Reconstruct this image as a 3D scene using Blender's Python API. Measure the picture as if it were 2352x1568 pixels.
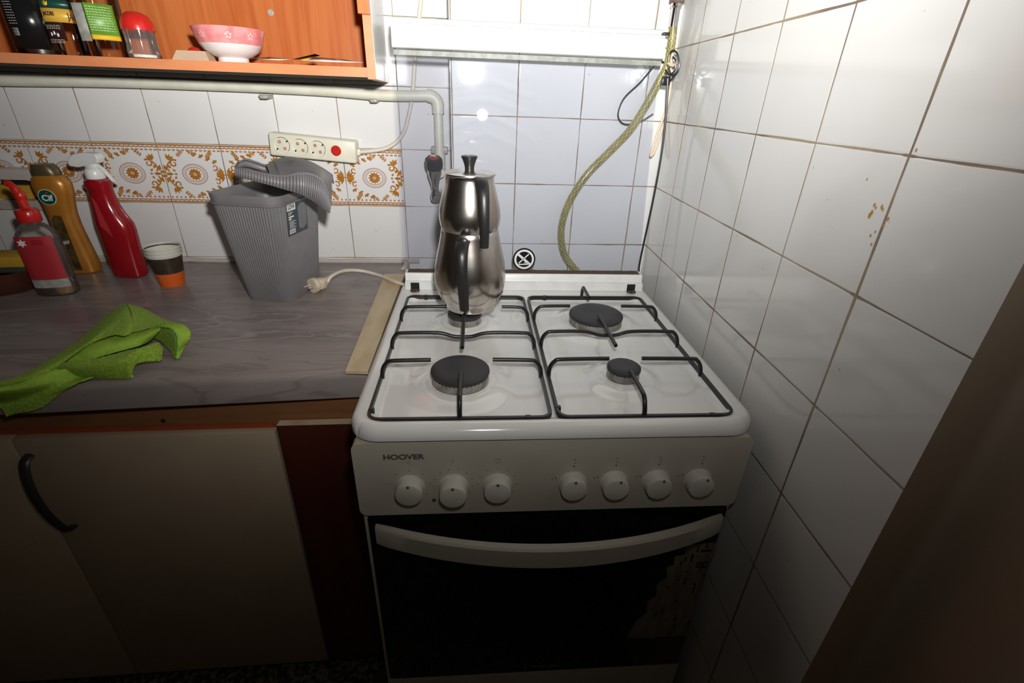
import bpy, bmesh, math, random
from mathutils import Vector, Matrix, noise
random.seed(7)
PI = math.pi; sin = math.sin; cos = math.cos
sc = bpy.context.scene
for o in list(bpy.data.objects): bpy.data.objects.remove(o)
COL = sc.collection

# ------------------------------------------------------------------ camera
CAM = Vector((-.1427, -1.1092, 1.2624))
CR = Vector((.9955, -.0884, .0328)); CU = Vector((.0108, .4526, .8917)); CF = Vector((.0937, .8873, -.4515))
FPX = 1103.765
cam = bpy.data.objects.new('camera', bpy.data.cameras.new('camera')); COL.objects.link(cam)
cam.data.sensor_width = 36; cam.data.lens = FPX / 2352 * 36; cam.data.clip_start = .01
cam.matrix_world = Matrix(((CR.x, CU.x, -CF.x, CAM.x), (CR.y, CU.y, -CF.y, CAM.y), (CR.z, CU.z, -CF.z, CAM.z), (0, 0, 0, 1)))
sc.camera = cam

# ------------------------------------------------------------------ world, light, exposure
w = bpy.data.worlds.new('world'); sc.world = w; w.use_nodes = True
w.node_tree.nodes['Background'].inputs[0].default_value = (1., .74, .50, 1)
w.node_tree.nodes['Background'].inputs[1].default_value = .0135
FL = CAM + CU * .112 + CR * .03            # the flash unit sits on top of the camera
l = bpy.data.lights.new('camera_flash', 'POINT'); lo = bpy.data.objects.new('camera_flash', l); COL.objects.link(lo)
l.energy = 102; l.color = (1, .985, .96); l.shadow_soft_size = .02
lo.location = FL
AIM = Vector((-.30, .12, 1.56))
# beam of the flash head: flat-aimed, fading downwards and to the right
l.use_nodes = True; lt_ = l.node_tree; em = lt_.nodes['Emission']; ge = lt_.nodes.new('ShaderNodeNewGeometry')
sxn = lt_.nodes.new('ShaderNodeSeparateXYZ'); lt_.links.new(ge.outputs['Incoming'], sxn.inputs[0])
def lm(op, a, b):
    n = lt_.nodes.new('ShaderNodeMath'); n.operation = op
    for i, q in enumerate((a, b)):
        if isinstance(q, (int, float)): n.inputs[i].default_value = q
        else: lt_.links.new(q, n.inputs[i])
    return n.outputs[0]
def lpoly(terms):
    tot = None
    for k, q in terms:
        t_ = lm('MULTIPLY', q, k) if q is not None else None
        tot = (lm('ADD', tot, t_) if t_ is not None else lm('ADD', tot, k)) if tot is not None else t_
    return tot
bx_ = sxn.outputs[0]; bz_ = lm('MINIMUM', sxn.outputs[2], .2); x2 = lm('MULTIPLY', bx_, bx_); z2 = lm('MULTIPLY', bz_, bz_)
lg = lpoly([(-.336, bx_), (1.34, bz_), (1.435, x2), (-1.057, z2), (-10.8, lm('MULTIPLY', x2, z2)), (-7.534, lm('MULTIPLY', x2, x2)), (-4.466, lm('MULTIPLY', z2, z2)), (-.199, None)])
front = lt_.nodes.new('ShaderNodeMapRange'); lt_.links.new(sxn.outputs[1], front.inputs[0]); front.inputs[1].default_value = -.05; front.inputs[2].default_value = .3
lt_.links.new(lm('MULTIPLY', lm('EXPONENT', lg, 0), front.outputs[0]), em.inputs['Strength'])
sc.view_settings.view_transform = 'Standard'; sc.view_settings.look = 'None'
sc.view_settings.gamma = 1; sc.view_settings.use_curve_mapping = False; sc.view_settings.exposure = 0.0

# ------------------------------------------------------------------ measured layout (metres)
YL = .2916      # recessed back wall
YB = .119       # pier behind the cooker
XS = -.1735     # side face of the pier
XR = .3119; RWA = .0469
YEND = -.7817
FLOOR = -.075
ZC = .8176      # worktop
TH = -.0205     # the cooker stands slightly askew

def ray(u, v): return CF + CR * ((u - 1176) / FPX) + CU * ((784 - v) / FPX)
def atz(u, v, z): d = ray(u, v); return CAM + d * ((z - CAM.z) / d.z)
def aty(u, v, y): d = ray(u, v); return CAM + d * ((y - CAM.y) / d.y)

# ------------------------------------------------------------------ materials
def nm(name):
    m = bpy.data.materials.new(name); m.use_nodes = True; nt = m.node_tree
    return m, nt, nt.nodes['Principled BSDF']
def N(nt, t, **k):
    n = nt.nodes.new(t)
    for a, b in k.items(): setattr(n, a, b)
    return n
def math_n(nt, op, a, b=None, c=None):
    n = N(nt, 'ShaderNodeMath', operation=op)
    for i, x in enumerate((a, b, c)):
        if x is None: continue
        if isinstance(x, (int, float)): n.inputs[i].default_value = x
        else: nt.links.new(x, n.inputs[i])
    return n.outputs[0]
def mixc(nt, f, a, b):
    n = N(nt, 'ShaderNodeMix', data_type='RGBA')
    if isinstance(f, (int, float)): n.inputs[0].default_value = f
    else: nt.links.new(f, n.inputs[0])
    for i, x in ((6, a), (7, b)):
        if isinstance(x, tuple): n.inputs[i].default_value = (*x[:3], 1)
        else: nt.links.new(x, n.inputs[i])
    return n.outputs[2]
def maprange(nt, x, a, b, c=0., d=1., smooth=True):
    n = N(nt, 'ShaderNodeMapRange', interpolation_type='SMOOTHSTEP' if smooth else 'LINEAR')
    nt.links.new(x, n.inputs[0])
    for i, q in enumerate((a, b, c, d)): n.inputs[i + 1].default_value = q
    return n.outputs[0]
def tex(nt, scale, detail=3, vec=None, stretch=None, rough=.5, dist=0):
    n = N(nt, 'ShaderNodeTexNoise'); n.inputs['Scale'].default_value = scale; n.inputs['Detail'].default_value = detail
    n.inputs['Roughness'].default_value = rough; n.inputs['Distortion'].default_value = dist
    tc = N(nt, 'ShaderNodeTexCoord'); src = tc.outputs['Object']
    if stretch:
        mp = N(nt, 'ShaderNodeMapping'); mp.inputs['Scale'].default_value = stretch; nt.links.new(src, mp.inputs[0]); src = mp.outputs[0]
    nt.links.new(src, n.inputs['Vector']); return n.outputs['Fac']
def bump(nt, p, h, strength=.3, dist=.001):
    b = N(nt, 'ShaderNodeBump'); b.inputs['Strength'].default_value = strength; b.inputs['Distance'].default_value = dist
    nt.links.new(h, b.inputs['Height']); nt.links.new(b.outputs[0], p.inputs['Normal'])
def pbr(name, col, rough=.5, metal=0, col2=None, ns=30, bs=0, bscale=200, spec=.5, stretch=None, lo=.35, hi=.65, coat=0, detail=3, bdist=.001):
    m, nt, p = nm(name)
    p.inputs['Base Color'].default_value = (*col, 1); p.inputs['Roughness'].default_value = rough; p.inputs['Metallic'].default_value = metal
    p.inputs['Specular IOR Level'].default_value = spec; p.inputs['Coat Weight'].default_value = coat
    if col2 is None: col2 = tuple(c * .93 for c in col)
    f = maprange(nt, tex(nt, ns, detail, stretch=stretch), lo, hi)
    nt.links.new(mixc(nt, f, col, col2), p.inputs['Base Color'])
    if bs: bump(nt, p, tex(nt, bscale, 2, stretch=stretch), bs, bdist)
    return m
def clear(name, tint=(.97, .97, .97), ior=1.45, rough=.02, haze=0., hazecol=(.8, .8, .8), arcs=False, gloss=1.):
    m, nt, p = nm(name); nt.nodes.remove(p); out = nt.nodes['Material Output']
    tr = N(nt, 'ShaderNodeBsdfTransparent'); tr.inputs[0].default_value = (*tint, 1)
    gl = N(nt, 'ShaderNodeBsdfGlossy'); gl.inputs['Roughness'].default_value = rough
    gl.inputs[0].default_value = (gloss, gloss, gloss, 1)
    fr = N(nt, 'ShaderNodeFresnel'); fr.inputs[0].default_value = ior
    mx = N(nt, 'ShaderNodeMixShader'); nt.links.new(fr.outputs[0], mx.inputs[0]); nt.links.new(tr.outputs[0], mx.inputs[1]); nt.links.new(gl.outputs[0], mx.inputs[2])
    last = mx.outputs[0]
    if haze:
        df = N(nt, 'ShaderNodeBsdfDiffuse'); df.inputs[0].default_value = (*hazecol, 1)
        m2 = N(nt, 'ShaderNodeMixShader')
        if arcs:                    # wiped arcs of dried grease
            wv = N(nt, 'ShaderNodeTexWave', wave_type='RINGS', rings_direction='SPHERICAL'); wv.inputs['Scale'].default_value = 9
            wv.inputs['Distortion'].default_value = 3; wv.inputs['Detail'].default_value = 5; wv.inputs['Detail Scale'].default_value = 1.5
            tc = N(nt, 'ShaderNodeTexCoord'); mp = N(nt, 'ShaderNodeMapping'); mp.inputs['Location'].default_value = (.10, 0, -.62 - .45)
            mp.inputs['Scale'].default_value = (1, 1, 1.0); nt.links.new(tc.outputs['Object'], mp.inputs[0]); nt.links.new(mp.outputs[0], wv.inputs['Vector'])
            sx = N(nt, 'ShaderNodeSeparateXYZ'); nt.links.new(tc.outputs['Object'], sx.inputs[0])
            ex = math_n(nt, 'ABSOLUTE', math_n(nt, 'ADD', sx.outputs[0], .09)); ez = math_n(nt, 'ABSOLUTE', math_n(nt, 'SUBTRACT', sx.outputs[2], 1.25))
            msk = math_n(nt, 'MULTIPLY', maprange(nt, ex, .16, .02), maprange(nt, ez, .16, .03))
            f = math_n(nt, 'MULTIPLY_ADD', math_n(nt, 'MULTIPLY', maprange(nt, wv.outputs['Fac'], .45, 1.), msk), haze * 1.0, haze * .55)
            nt.links.new(f, m2.inputs[0])
        else:
            nt.links.new(maprange(nt, tex(nt, 25, 4), .2, .9, haze * .5, haze * 1.5), m2.inputs[0])
        nt.links.new(last, m2.inputs[1]); nt.links.new(df.outputs[0], m2.inputs[2]); last = m2.outputs[0]
    nt.links.new(last, out.inputs[0]); return m

def tile_mat(name, ua, u0, pu, v0, pv, col, gcol, gw=.0022, rough=.10, gcol2=None, thick=None):
    m, nt, p = nm(name)
    tc = N(nt, 'ShaderNodeTexCoord'); sx = N(nt, 'ShaderNodeSeparateXYZ'); nt.links.new(tc.outputs['Object'], sx.inputs[0])
    wob = tex(nt, 14, 3)
    wv = math_n(nt, 'MULTIPLY', math_n(nt, 'SUBTRACT', wob, .5), .0016)
    def dist(c, o, per):
        a = math_n(nt, 'ADD', math_n(nt, 'SUBTRACT', c, o), wv)
        f = math_n(nt, 'FRACT', math_n(nt, 'DIVIDE', a, per))
        return math_n(nt, 'MULTIPLY', math_n(nt, 'MINIMUM', f, math_n(nt, 'SUBTRACT', 1., f)), per)
    du = dist(sx.outputs[ua], u0, pu); dv = dist(sx.outputs[2], v0, pv)
    d = math_n(nt, 'MINIMUM', du, dv)
    wn = math_n(nt, 'MULTIPLY', maprange(nt, tex(nt, 9, 4), .3, .7, .55, 1.35), gw / 2)
    if thick is not None:           # one wide broken joint
        tt = math_n(nt, 'ABSOLUTE', math_n(nt, 'SUBTRACT', sx.outputs[ua], thick))
        wn = math_n(nt, 'ADD', wn, math_n(nt, 'MULTIPLY', maprange(nt, tt, .012, .004), .0007))
    line = maprange(nt, math_n(nt, 'SUBTRACT', d, wn), .0003, -.0002)
    gc = mixc(nt, maprange(nt, tex(nt, 7, 4), .42, .62), gcol, gcol2 or gcol)
    tcn = mixc(nt, maprange(nt, tex(nt, 5, 2), .3, .7), col, tuple(c * .965 for c in col))
    # faint soiling and specks
    spk = maprange(nt, tex(nt, 95, 1), .79, .82)
    tcn = mixc(nt, math_n(nt, 'MULTIPLY', spk, .5), tcn, (.35, .28, .2))
    nt.links.new(mixc(nt, line, tcn, gc), p.inputs['Base Color'])
    r = math_n(nt, 'MULTIPLY_ADD', line, .7, rough); nt.links.new(r, p.inputs['Roughness'])
    hs = math_n(nt, 'MULTIPLY_ADD', tex(nt, 6, 1), .25, maprange(nt, d, 0, .0032))
    bump(nt, p, hs, .35, .0012)
    return m

M = {}
M['enamel'] = pbr('white_enamel', (.80, .795, .77), .13, col2=(.775, .77, .74), ns=8, coat=.3, bs=.04, bscale=6, bdist=.004)
M['panelwhite'] = pbr('panel_white', (.58, .535, .45), .28, col2=(.55, .505, .42), ns=12)
M['plasticwhite'] = pbr('white_plastic', (.82, .82, .80), .3)
M['knob'] = pbr('knob_plastic', (.74, .72, .66), .35, col2=(.66, .63, .55), ns=25)
M['black'] = pbr('black_enamel', (.012, .012, .012), .33, bs=.25, bscale=250)
M['cap'] = pbr('burner_cap_black', (.028, .028, .03), .55, bs=.15, bscale=400)
M['alu'] = pbr('burner_ring_aluminium', (.50, .47, .44), .42, .85, col2=(.30, .27, .24), ns=60)
M['blackglass'] = pbr('oven_black_glass', (.004, .005, .005), .08)
M['dark'] = pbr('dark_marks_and_shade', (.01, .009, .008), .8)
M['steel'] = pbr('mottled_steel', (.74, .70, .66), .21, 1, col2=(.44, .37, .31), ns=16, stretch=(1, 1, .35), bs=.05, bscale=70, lo=.42, hi=.72)  # steel mottled with a darker brown
M['bakelite'] = pbr('handle_bakelite', (.014, .014, .013), .38, bs=.1, bscale=120)
M['chrome'] = pbr('chrome', (.75, .74, .72), .12, 1)
M['brown_metal'] = pbr('painted_fitting', (.16, .09, .07), .5)
M['rust'] = pbr('rusty_hinge', (.16, .08, .03), .8, col2=(.03, .03, .03), ns=180)
M['ivory'] = pbr('ivory_plastic', (.80, .77, .62), .35)
M['pipe'] = pbr('pipe_plastic', (.76, .74, .61), .4, col2=(.70, .68, .56))
M['greyplas'] = pbr('grey_bin_plastic', (.175, .165, .172), .42, col2=(.165, .155, .162))
M['greydirty'] = pbr('grey_lid_plastic', (.19, .18, .187), .5, col2=(.15, .125, .115), ns=26, stretch=(1, 3, 1), lo=.5, hi=.7)
M['red'] = pbr('red_plastic', (.60, .02, .015), .25)
M['redbottle'] = pbr('red_bottle', (.33, .008, .014), .18, col2=(.29, .006, .011))
M['soapred'] = pbr('soap_label_red', (.46, .03, .04), .4)
M['gold'] = pbr('gold_bottle', (.52, .22, .035), .3, .25, col2=(.46, .18, .02))
M['goldcap'] = pbr('dark_gold_cap', (.13, .10, .045), .35, .4)
M['goldlabel'] = pbr('dark_label', (.14, .09, .03), .35, .2, col2=(.05, .04, .02), ns=60)
M['white'] = pbr('white_print', (.8, .8, .78), .45)
M['green'] = pbr('logo_green', (.0, .085, .045), .4)
M['orange'] = pbr('cup_orange', (.80, .13, .012), .5)
M['cupbrown'] = pbr('cup_brown', (.035, .024, .016), .45, col2=(.055, .038, .02), ns=60)
M['paper'] = pbr('cup_paper', (.72, .70, .62), .6)
M['cup_logo'] = pbr('cup_logo', (.30, .20, .10), .5)
M['soaplid'] = pbr('soap_liquid', (.36, .19, .07), .2)
M['ceramic'] = pbr('ceramic', (.62, .55, .50), .15)
M['sponge'] = pbr('sponge_yellow', (.62, .36, .03), .9, bs=.6, bscale=300)
M['spongedark'] = pbr('scourer_green', (.05, .07, .05), .95, bs=.6, bscale=400)
M['bowlbrown'] = pbr('brown_bowl', (.10, .03, .018), .35)
M['porcelain'] = pbr('white_porcelain', (.80, .78, .76), .12)
M['pink'] = pbr('pink_glaze', (.72, .20, .20), .15, col2=(.78, .32, .31), ns=50)
M['flower'] = pbr('pale_flower', (.80, .55, .53), .2)
M['beigebox'] = pbr('beige_card', (.52, .38, .26), .8, bs=.2)
M['paperwhite'] = pbr('white_paper', (.80, .77, .72), .7)
M['yellow'] = pbr('yellow_print', (.80, .50, .03), .5)
M['blacklabel'] = pbr('black_label', (.008, .009, .009), .2)
M['brownlabel'] = pbr('brown_label', (.035, .014, .01), .3)
M['coffeeyellow'] = pbr('yellow_label', (.72, .42, .06), .35)
M['darkgreen'] = pbr('dark_green_label', (.01, .06, .04), .35)
M['limegreen'] = pbr('green_label', (.14, .36, .03), .4, col2=(.11, .28, .02), ns=60)
M['greylabel'] = pbr('peeled_label', (.45, .45, .40), .7, col2=(.33, .33, .30), ns=90)
M['jar'] = clear('jar_glass', (.95, .95, .93), 1.42, .02)
M['jar2'] = clear('clear_plastic', (.95, .93, .88), 1.40, .05, haze=.06)
M['salt'] = pbr('salt', (.85, .83, .80), .9)
M['lidglass'] = clear('lid_glass', (.785, .80, .85), 1.28, .012, haze=.05, hazecol=(.82, .86, .95), arcs=True)
M['hose'] = pbr('gas_hose', (.30, .27, .085), .22, col2=(.22, .19, .05), ns=40, coat=.5)
M['braid'] = pbr('hose_braid', (.60, .56, .30), .3)
M['blackcord'] = pbr('black_cord', (.012, .012, .014), .3)
M['beigecord'] = pbr('beige_cord', (.74, .56, .40), .45)
M['whitecord'] = pbr('white_cord', (.72, .66, .55), .4)
M['plugc'] = pbr('plug_plastic', (.70, .60, .44), .45, col2=(.60, .50, .36), ns=50)
M['plank'] = pbr('raw_wood_edge', (.66, .54, .36), .65, col2=(.56, .42, .24), ns=20, stretch=(1, .3, 1), bs=.1)
M['beige_door'] = pbr('beige_melamine', (.50, .40, .28), .45, col2=(.47, .37, .26), ns=9)
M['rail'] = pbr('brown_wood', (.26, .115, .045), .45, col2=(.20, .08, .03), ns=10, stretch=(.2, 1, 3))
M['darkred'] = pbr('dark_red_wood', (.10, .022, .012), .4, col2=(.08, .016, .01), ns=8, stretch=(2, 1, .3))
M['ledge'] = pbr('red_edge', (.38, .07, .02), .5)
M['metalgrey'] = pbr('handle_metal', (.07, .07, .07), .35, .6)
M['cement'] = pbr('cement', (.55, .50, .45), .9, bs=.8, bscale=80)
M['brownwall'] = pbr('brown_painted_plaster', (.56, .45, .34), .6, col2=(.50, .40, .30), ns=7, bs=.3, bscale=60)
M['grime'] = pbr('grime', (.09, .06, .035), .9)
M['greaseorange'] = pbr('grease_spot', (.50, .26, .05), .4)
M['grey_text'] = pbr('grey_print', (.10, .10, .095), .5)
M['dimtext'] = pbr('faint_print', (.30, .28, .24), .5)
M['doorprint'] = pbr('door_print', (.20, .20, .20), .5)
M['residue'] = pbr('sticker_residue', (.27, .22, .165), .7, col2=(.13, .105, .075), ns=26, stretch=(2, 1, .5), lo=.35, hi=.8)
M['labeldark'] = pbr('bin_label', (.035, .048, .058), .35)
M['labelgrey'] = pbr('bin_label_picture', (.17, .18, .19), .4)
M['ochre'] = pbr('ochre_glaze', (.50, .215, .035), .15, col2=(.42, .16, .025), ns=90)
M['ochrered'] = pbr('russet_glaze', (.42, .16, .07), .15)
M['greenband'] = pbr('grey_green_band', (.22, .235, .20), .5, col2=(.33, .34, .30), ns=60)
M['screw'] = pbr('screw_cap', (.42, .40, .36), .4)

def wood_mat():
    m, nt, p = nm('orange_melamine_wood')
    f = maprange(nt, tex(nt, 9, 5, stretch=(5, 1, .35), dist=.6), .3, .7)
    g = maprange(nt, tex(nt, 60, 3, stretch=(5, 1, .12)), .3, .8)
    c = mixc(nt, f, (.56, .165, .045), (.46, .105, .025)); c = mixc(nt, math_n(nt, 'MULTIPLY', g, .35), c, (.62, .22, .07))
    nt.links.new(c, p.inputs['Base Color']); p.inputs['Roughness'].default_value = .3; return m
M['wood'] = wood_mat()
M['woodedge'] = pbr('pale_wood_edge', (.66, .25, .11), .4, col2=(.60, .21, .08), ns=30, stretch=(.4, 1, 1))
def marble_mat():
    m, nt, p = nm('grey_marble_worktop')
    a = tex(nt, 3.2, 5, stretch=(.55, 2.6, 1), dist=1.0, rough=.55)
    b = tex(nt, 7, 4, stretch=(.35, 2.2, 1), dist=1.6)
    c = mixc(nt, maprange(nt, a, .32, .7), (.33, .28, .26), (.22, .185, .18))
    v = maprange(nt, math_n(nt, 'ABSOLUTE', math_n(nt, 'SUBTRACT', b, .5)), .03, .0)
    c = mixc(nt, math_n(nt, 'MULTIPLY', v, .4), c, (.13, .105, .10))
    v2 = maprange(nt, math_n(nt, 'ABSOLUTE', math_n(nt, 'SUBTRACT', a, .6)), .02, .0)
    c = mixc(nt, math_n(nt, 'MULTIPLY', v2, .45), c, (.45, .40, .37))
    nt.links.new(c, p.inputs['Base Color']); p.inputs['Roughness'].default_value = .32; return m
M['marble'] = marble_mat()
def floor_mat():
    m, nt, p = nm('speckled_floor')
    c = mixc(nt, maprange(nt, tex(nt, 70, 4), .45, .6), (.06, .055, .045), (.30, .28, .24)); nt.links.new(c, p.inputs['Base Color']); p.inputs['Roughness'].default_value = .5; return m
M['floor'] = floor_mat()
def cloth_mat():
    m, nt, p = nm('green_terry')
    c = mixc(nt, maprange(nt, tex(nt, 300, 4), .3, .7), (.22, .36, .03), (.34, .50, .055)); nt.links.new(c, p.inputs['Base Color'])
    p.inputs['Roughness'].default_value = .95; p.inputs['Specular IOR Level'].default_value = .1
    p.inputs['Sheen Weight'].default_value = .35; p.inputs['Sheen Tint'].default_value = (.6, .9, .3, 1); bump(nt, p, tex(nt, 600, 3), .9, .003); return m
M['terry'] = cloth_mat()
M['terrysmooth'] = pbr('green_cloth_back', (.33, .52, .07), .9, col2=(.30, .47, .055), ns=40, bs=.3, bscale=900, spec=.1)
M['terryhem'] = pbr('green_hem', (.26, .50, .06), .85, spec=.1)

TW = dict(gcol=(.36, .29, .19), gcol2=(.20, .15, .11))
M['tile_right'] = tile_mat('tiles_right', 1, -.6328, .1555, 1.374, .1502, (.74, .735, .715), gw=.0026, thick=-.6328, **TW)
M['tile_pier'] = tile_mat('tiles_pier', 0, -.0202, .1501, 1.374, .1502, (.80, .80, .79), gw=.0026, rough=.05, **TW)
M['tile_left'] = tile_mat('tiles_left', 0, -.3116, .1545, 1.1298, .1494, (.80, .79, .78), gw=.0020, **TW)

# ------------------------------------------------------------------ mesh helpers
class B:
    """collects geometry into one mesh, with several material slots"""
    def __init__(s): s.bm = bmesh.new(); s.mats = []; s.cur = 0; s.smooth = True
    def m(s, key, smooth=None):
        if key not in s.mats: s.mats.append(key)
        s.cur = s.mats.index(key)
        if smooth is not None: s.smooth = smooth
        return s
    def face(s, vs):
        try: f = s.bm.faces.new(vs)
        except ValueError: return None
        f.material_index = s.cur; f.smooth = s.smooth; return f
    def poly(s, pts): return s.face([s.bm.verts.new(p) for p in pts])
    def box(s, a, b, bev=0, seg=2, T=None):
        lo = [min(a[i], b[i]) for i in range(3)]; hi = [max(a[i], b[i]) for i in range(3)]
        t = bmesh.new(); bmesh.ops.create_cube(t, size=1)
        for v in t.verts: v.co = Vector([lo[i] + (v.co[i] + .5) * (hi[i] - lo[i]) for i in range(3)])
        if bev: bmesh.ops.bevel(t, geom=list(t.edges), offset=bev, segments=seg, affect='EDGES', profile=.5)
        s.merge(t, T, smooth=bool(bev)); return s
    def merge(s, t, T=None, smooth=None):
        mp = {}
        for v in t.verts: mp[v] = s.bm.verts.new(T @ v.co if T else v.co)
        for f in t.faces:
            g = s.face([mp[v] for v in f.verts])
            if g and smooth is not None: g.smooth = smooth
        t.free()
    def rings(s, rs, closed=True, cap0=False, cap1=False, loop=False):
        vs = [[s.bm.verts.new(p) for p in r] for r in rs]; n = len(rs[0])
        L = len(vs)
        for i in range(L if loop else L - 1):
            a, b = vs[i], vs[(i + 1) % L]
            for j in range(n if closed else n - 1):
                k = (j + 1) % n; s.face([a[j], a[k], b[k], b[j]])
        if cap0: s.face(vs[0][::-1])
        if cap1: s.face(vs[-1])
        return s
    def lathe(s, prof, seg=48, c=(0, 0, 0), T=None, sx=1, sy=1, cap0=True, cap1=True):
        rs = []
        for r, z in prof:
            ring = [Vector((c[0] + max(r, 1e-5) * cos(2 * PI * k / seg) * sx, c[1] + max(r, 1e-5) * sin(2 * PI * k / seg) * sy, c[2] + z)) for k in range(seg)]
            if T: ring = [T @ p for p in ring]
            rs.append(ring)
        return s.rings(rs, True, cap0, cap1)
    def tube(s, pts, r, seg=10, sub=0, caps=True, flat=None):
        pts = [Vector(p) for p in pts]
        if sub: pts = spline(pts, sub)
        n = len(pts); rs = []; up = None
        for i, p in enumerate(pts):
            t = (pts[min(i + 1, n - 1)] - pts[max(i - 1, 0)]).normalized()
            if up is None:
                up = Vector((0, 0, 1)) if abs(t.z) < .9 else Vector((0, 1, 0))
            up = (up - t * up.dot(t)).normalized(); sd = t.cross(up)
            rr = r(i / (n - 1)) if callable(r) else r
            a, b = (rr, rr) if flat is None else (flat[0], flat[1])
            rs.append([p + sd * (a * cos(2 * PI * k / seg)) + up * (b * sin(2 * PI * k / seg)) for k in range(seg)])
        return s.rings(rs, True, caps, caps)
    def prism(s, outline, d, T=None):
        """outline of 2D points in the XZ plane (facing -Y), depth d along +Y"""
        f = [Vector((x, 0, z)) for x, z in outline]; g = [p + Vector((0, d, 0)) for p in f]
        if T: f = [T @ p for p in f]; g = [T @ p for p in g]
        a = [s.bm.verts.new(p) for p in f]; b = [s.bm.verts.new(p) for p in g]
        s.face(a[::-1]); s.face(b); n = len(a)
        for i in range(n): s.face([a[i], a[(i + 1) % n], b[(i + 1) % n], b[i]])
        return s
    def grid(s, rows, sub=0):
        """open sheet from rows of points, smoothed"""
        rows = [[Vector(p) for p in r] for r in rows]
        if sub:
            rows = [spline(r, sub) for r in rows]
            cols = [spline([r[j] for r in rows], sub) for j in range(len(rows[0]))]
            rows = [[c[i] for c in cols] for i in range(len(cols[0]))]
        return s.rings(rows, closed=False)
    def obj(s, name, parent=None, solid=0, offset=0, subsurf=0):
        bmesh.ops.recalc_face_normals(s.bm, faces=s.bm.faces)
        me = bpy.data.meshes.new(name); s.bm.to_mesh(me); s.bm.free(); me.set_sharp_from_angle(angle=math.radians(42))
        for k in s.mats: me.materials.append(M[k])
        o = bpy.data.objects.new(name, me); COL.objects.link(o)
        if parent: o.parent = parent
        if solid:
            md = o.modifiers.new('thickness', 'SOLIDIFY'); md.thickness = solid; md.offset = offset
        if subsurf:
            md = o.modifiers.new('smooth', 'SUBSURF'); md.levels = md.render_levels = subsurf
        return o
def spline(P, k):
    out = []; n = len(P)
    for i in range(n - 1):
        a, b, c, d = P[max(i - 1, 0)], P[i], P[i + 1], P[min(i + 2, n - 1)]
        for j in range(k):
            t = j / k; out.append(.5 * ((2 * b) + (c - a) * t + (2 * a - 5 * b + 4 * c - d) * t * t + (3 * b - a - 3 * c + d) * t ** 3))
    out.append(P[-1].copy()); return out
def rrect(w, d, r, seg=6, cx=0, cy=0):
    out = []
    for q, (sx, sy) in enumerate(((1, 1), (-1, 1), (-1, -1), (1, -1))):
        for k in range(seg + 1):
            a = PI / 2 * (q + k / seg); out.append((cx + sx * (w / 2 - r) + r * cos(a), cy + sy * (d / 2 - r) + r * sin(a)))
    return out
def empty(name, label, cat, loc=(0, 0, 0), rz=0, group=None):
    o = bpy.data.objects.new(name, None); COL.objects.link(o); o.location = loc; o.rotation_euler = (0, 0, rz); o.empty_display_size = .02
    return tag(o, label, cat, group)
def tag(o, label=None, cat=None, group=None, kind=None):
    if label: o['label'] = label
    if cat: o['category'] = cat
    if group: o['group'] = group
    if kind: o['kind'] = kind
    return o
def copy_tree(o, parent=None):
    c = o.copy(); COL.objects.link(c); c.parent = parent
    for ch in [x for x in bpy.data.objects if x.parent == o]: copy_tree(ch, c)
    return c
def text_bm(s, size, bold=0., width=None, align='CENTER', depth=.00015):
    cu = bpy.data.curves.new('t', 'FONT'); cu.body = s; cu.size = size; cu.offset = bold; cu.extrude = depth; cu.align_x = align; cu.align_y = 'CENTER'
    o = bpy.data.objects.new('t', cu); COL.objects.link(o)
    bpy.context.view_layer.update()
    me = bpy.data.meshes.new_from_object(o.evaluated_get(bpy.context.evaluated_depsgraph_get()))
    bm = bmesh.new(); bm.from_mesh(me); bpy.data.objects.remove(o); bpy.data.meshes.remove(me)
    if width:
        xs = [v.co.x for v in bm.verts]; k = width / (max(xs) - min(xs))
        for v in bm.verts: v.co.x *= k
    for v in bm.verts: v.co = Vector((v.co.x, -v.co.z, v.co.y))     # stands up in XZ, facing -Y
    return bm
def T3(x=0, y=0, z=0, rz=0, rx=0, ry=0):
    return Matrix.Translation((x, y, z)) @ Matrix.Rotation(rz, 4, 'Z') @ Matrix.Rotation(rx, 4, 'X') @ Matrix.Rotation(ry, 4, 'Y')
def wrap(R, a0=0, z0=0):
    """bends flat XZ artwork (facing -Y) around a cylinder of radius R"""
    def f(p):
        a = p.x / R + a0; q = R - p.y
        return Vector((q * sin(a), -q * cos(a), p.z + z0))
    return f
def merge_f(b, t, f):
    for v in t.verts: v.co = f(v.co)
    b.merge(t, None, smooth=False)
def disc(c, r, n=20, sx=1, sz=1, rot=0):
    out = []
    for k in range(n):
        a = 2 * PI * k / n; x, z = r * cos(a) * sx, r * sin(a) * sz
        out.append((c[0] + x * cos(rot) - z * sin(rot), c[1] + x * sin(rot) + z * cos(rot)))
    return out

# ================================================================== THE ROOM
b = B().m('floor', False); b.box((-2.6, -2.6, FLOOR - .05), (1.4, .5, FLOOR))
tag(b.obj('floor'), kind='structure')

# back wall: recessed part with the decorated tile row, side face and pier behind the cooker
b = B().m('tile_left', False)
b.poly([(-2.6, YL, FLOOR), (XS, YL, FLOOR), (XS, YL, 2.3), (-2.6, YL, 2.3)])
b.m('tile_pier')
b.poly([(XS, YB, FLOOR), (.40, YB, FLOOR), (.40, YB, 2.3), (XS, YB, 2.3)])
b.poly([(XS, YL, FLOOR), (XS, YB, FLOOR), (XS, YB, 2.3), (XS, YL, 2.3)])
b.box((-2.6, YL + .001, FLOOR), (.40, YL + .1, 2.3))
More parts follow.
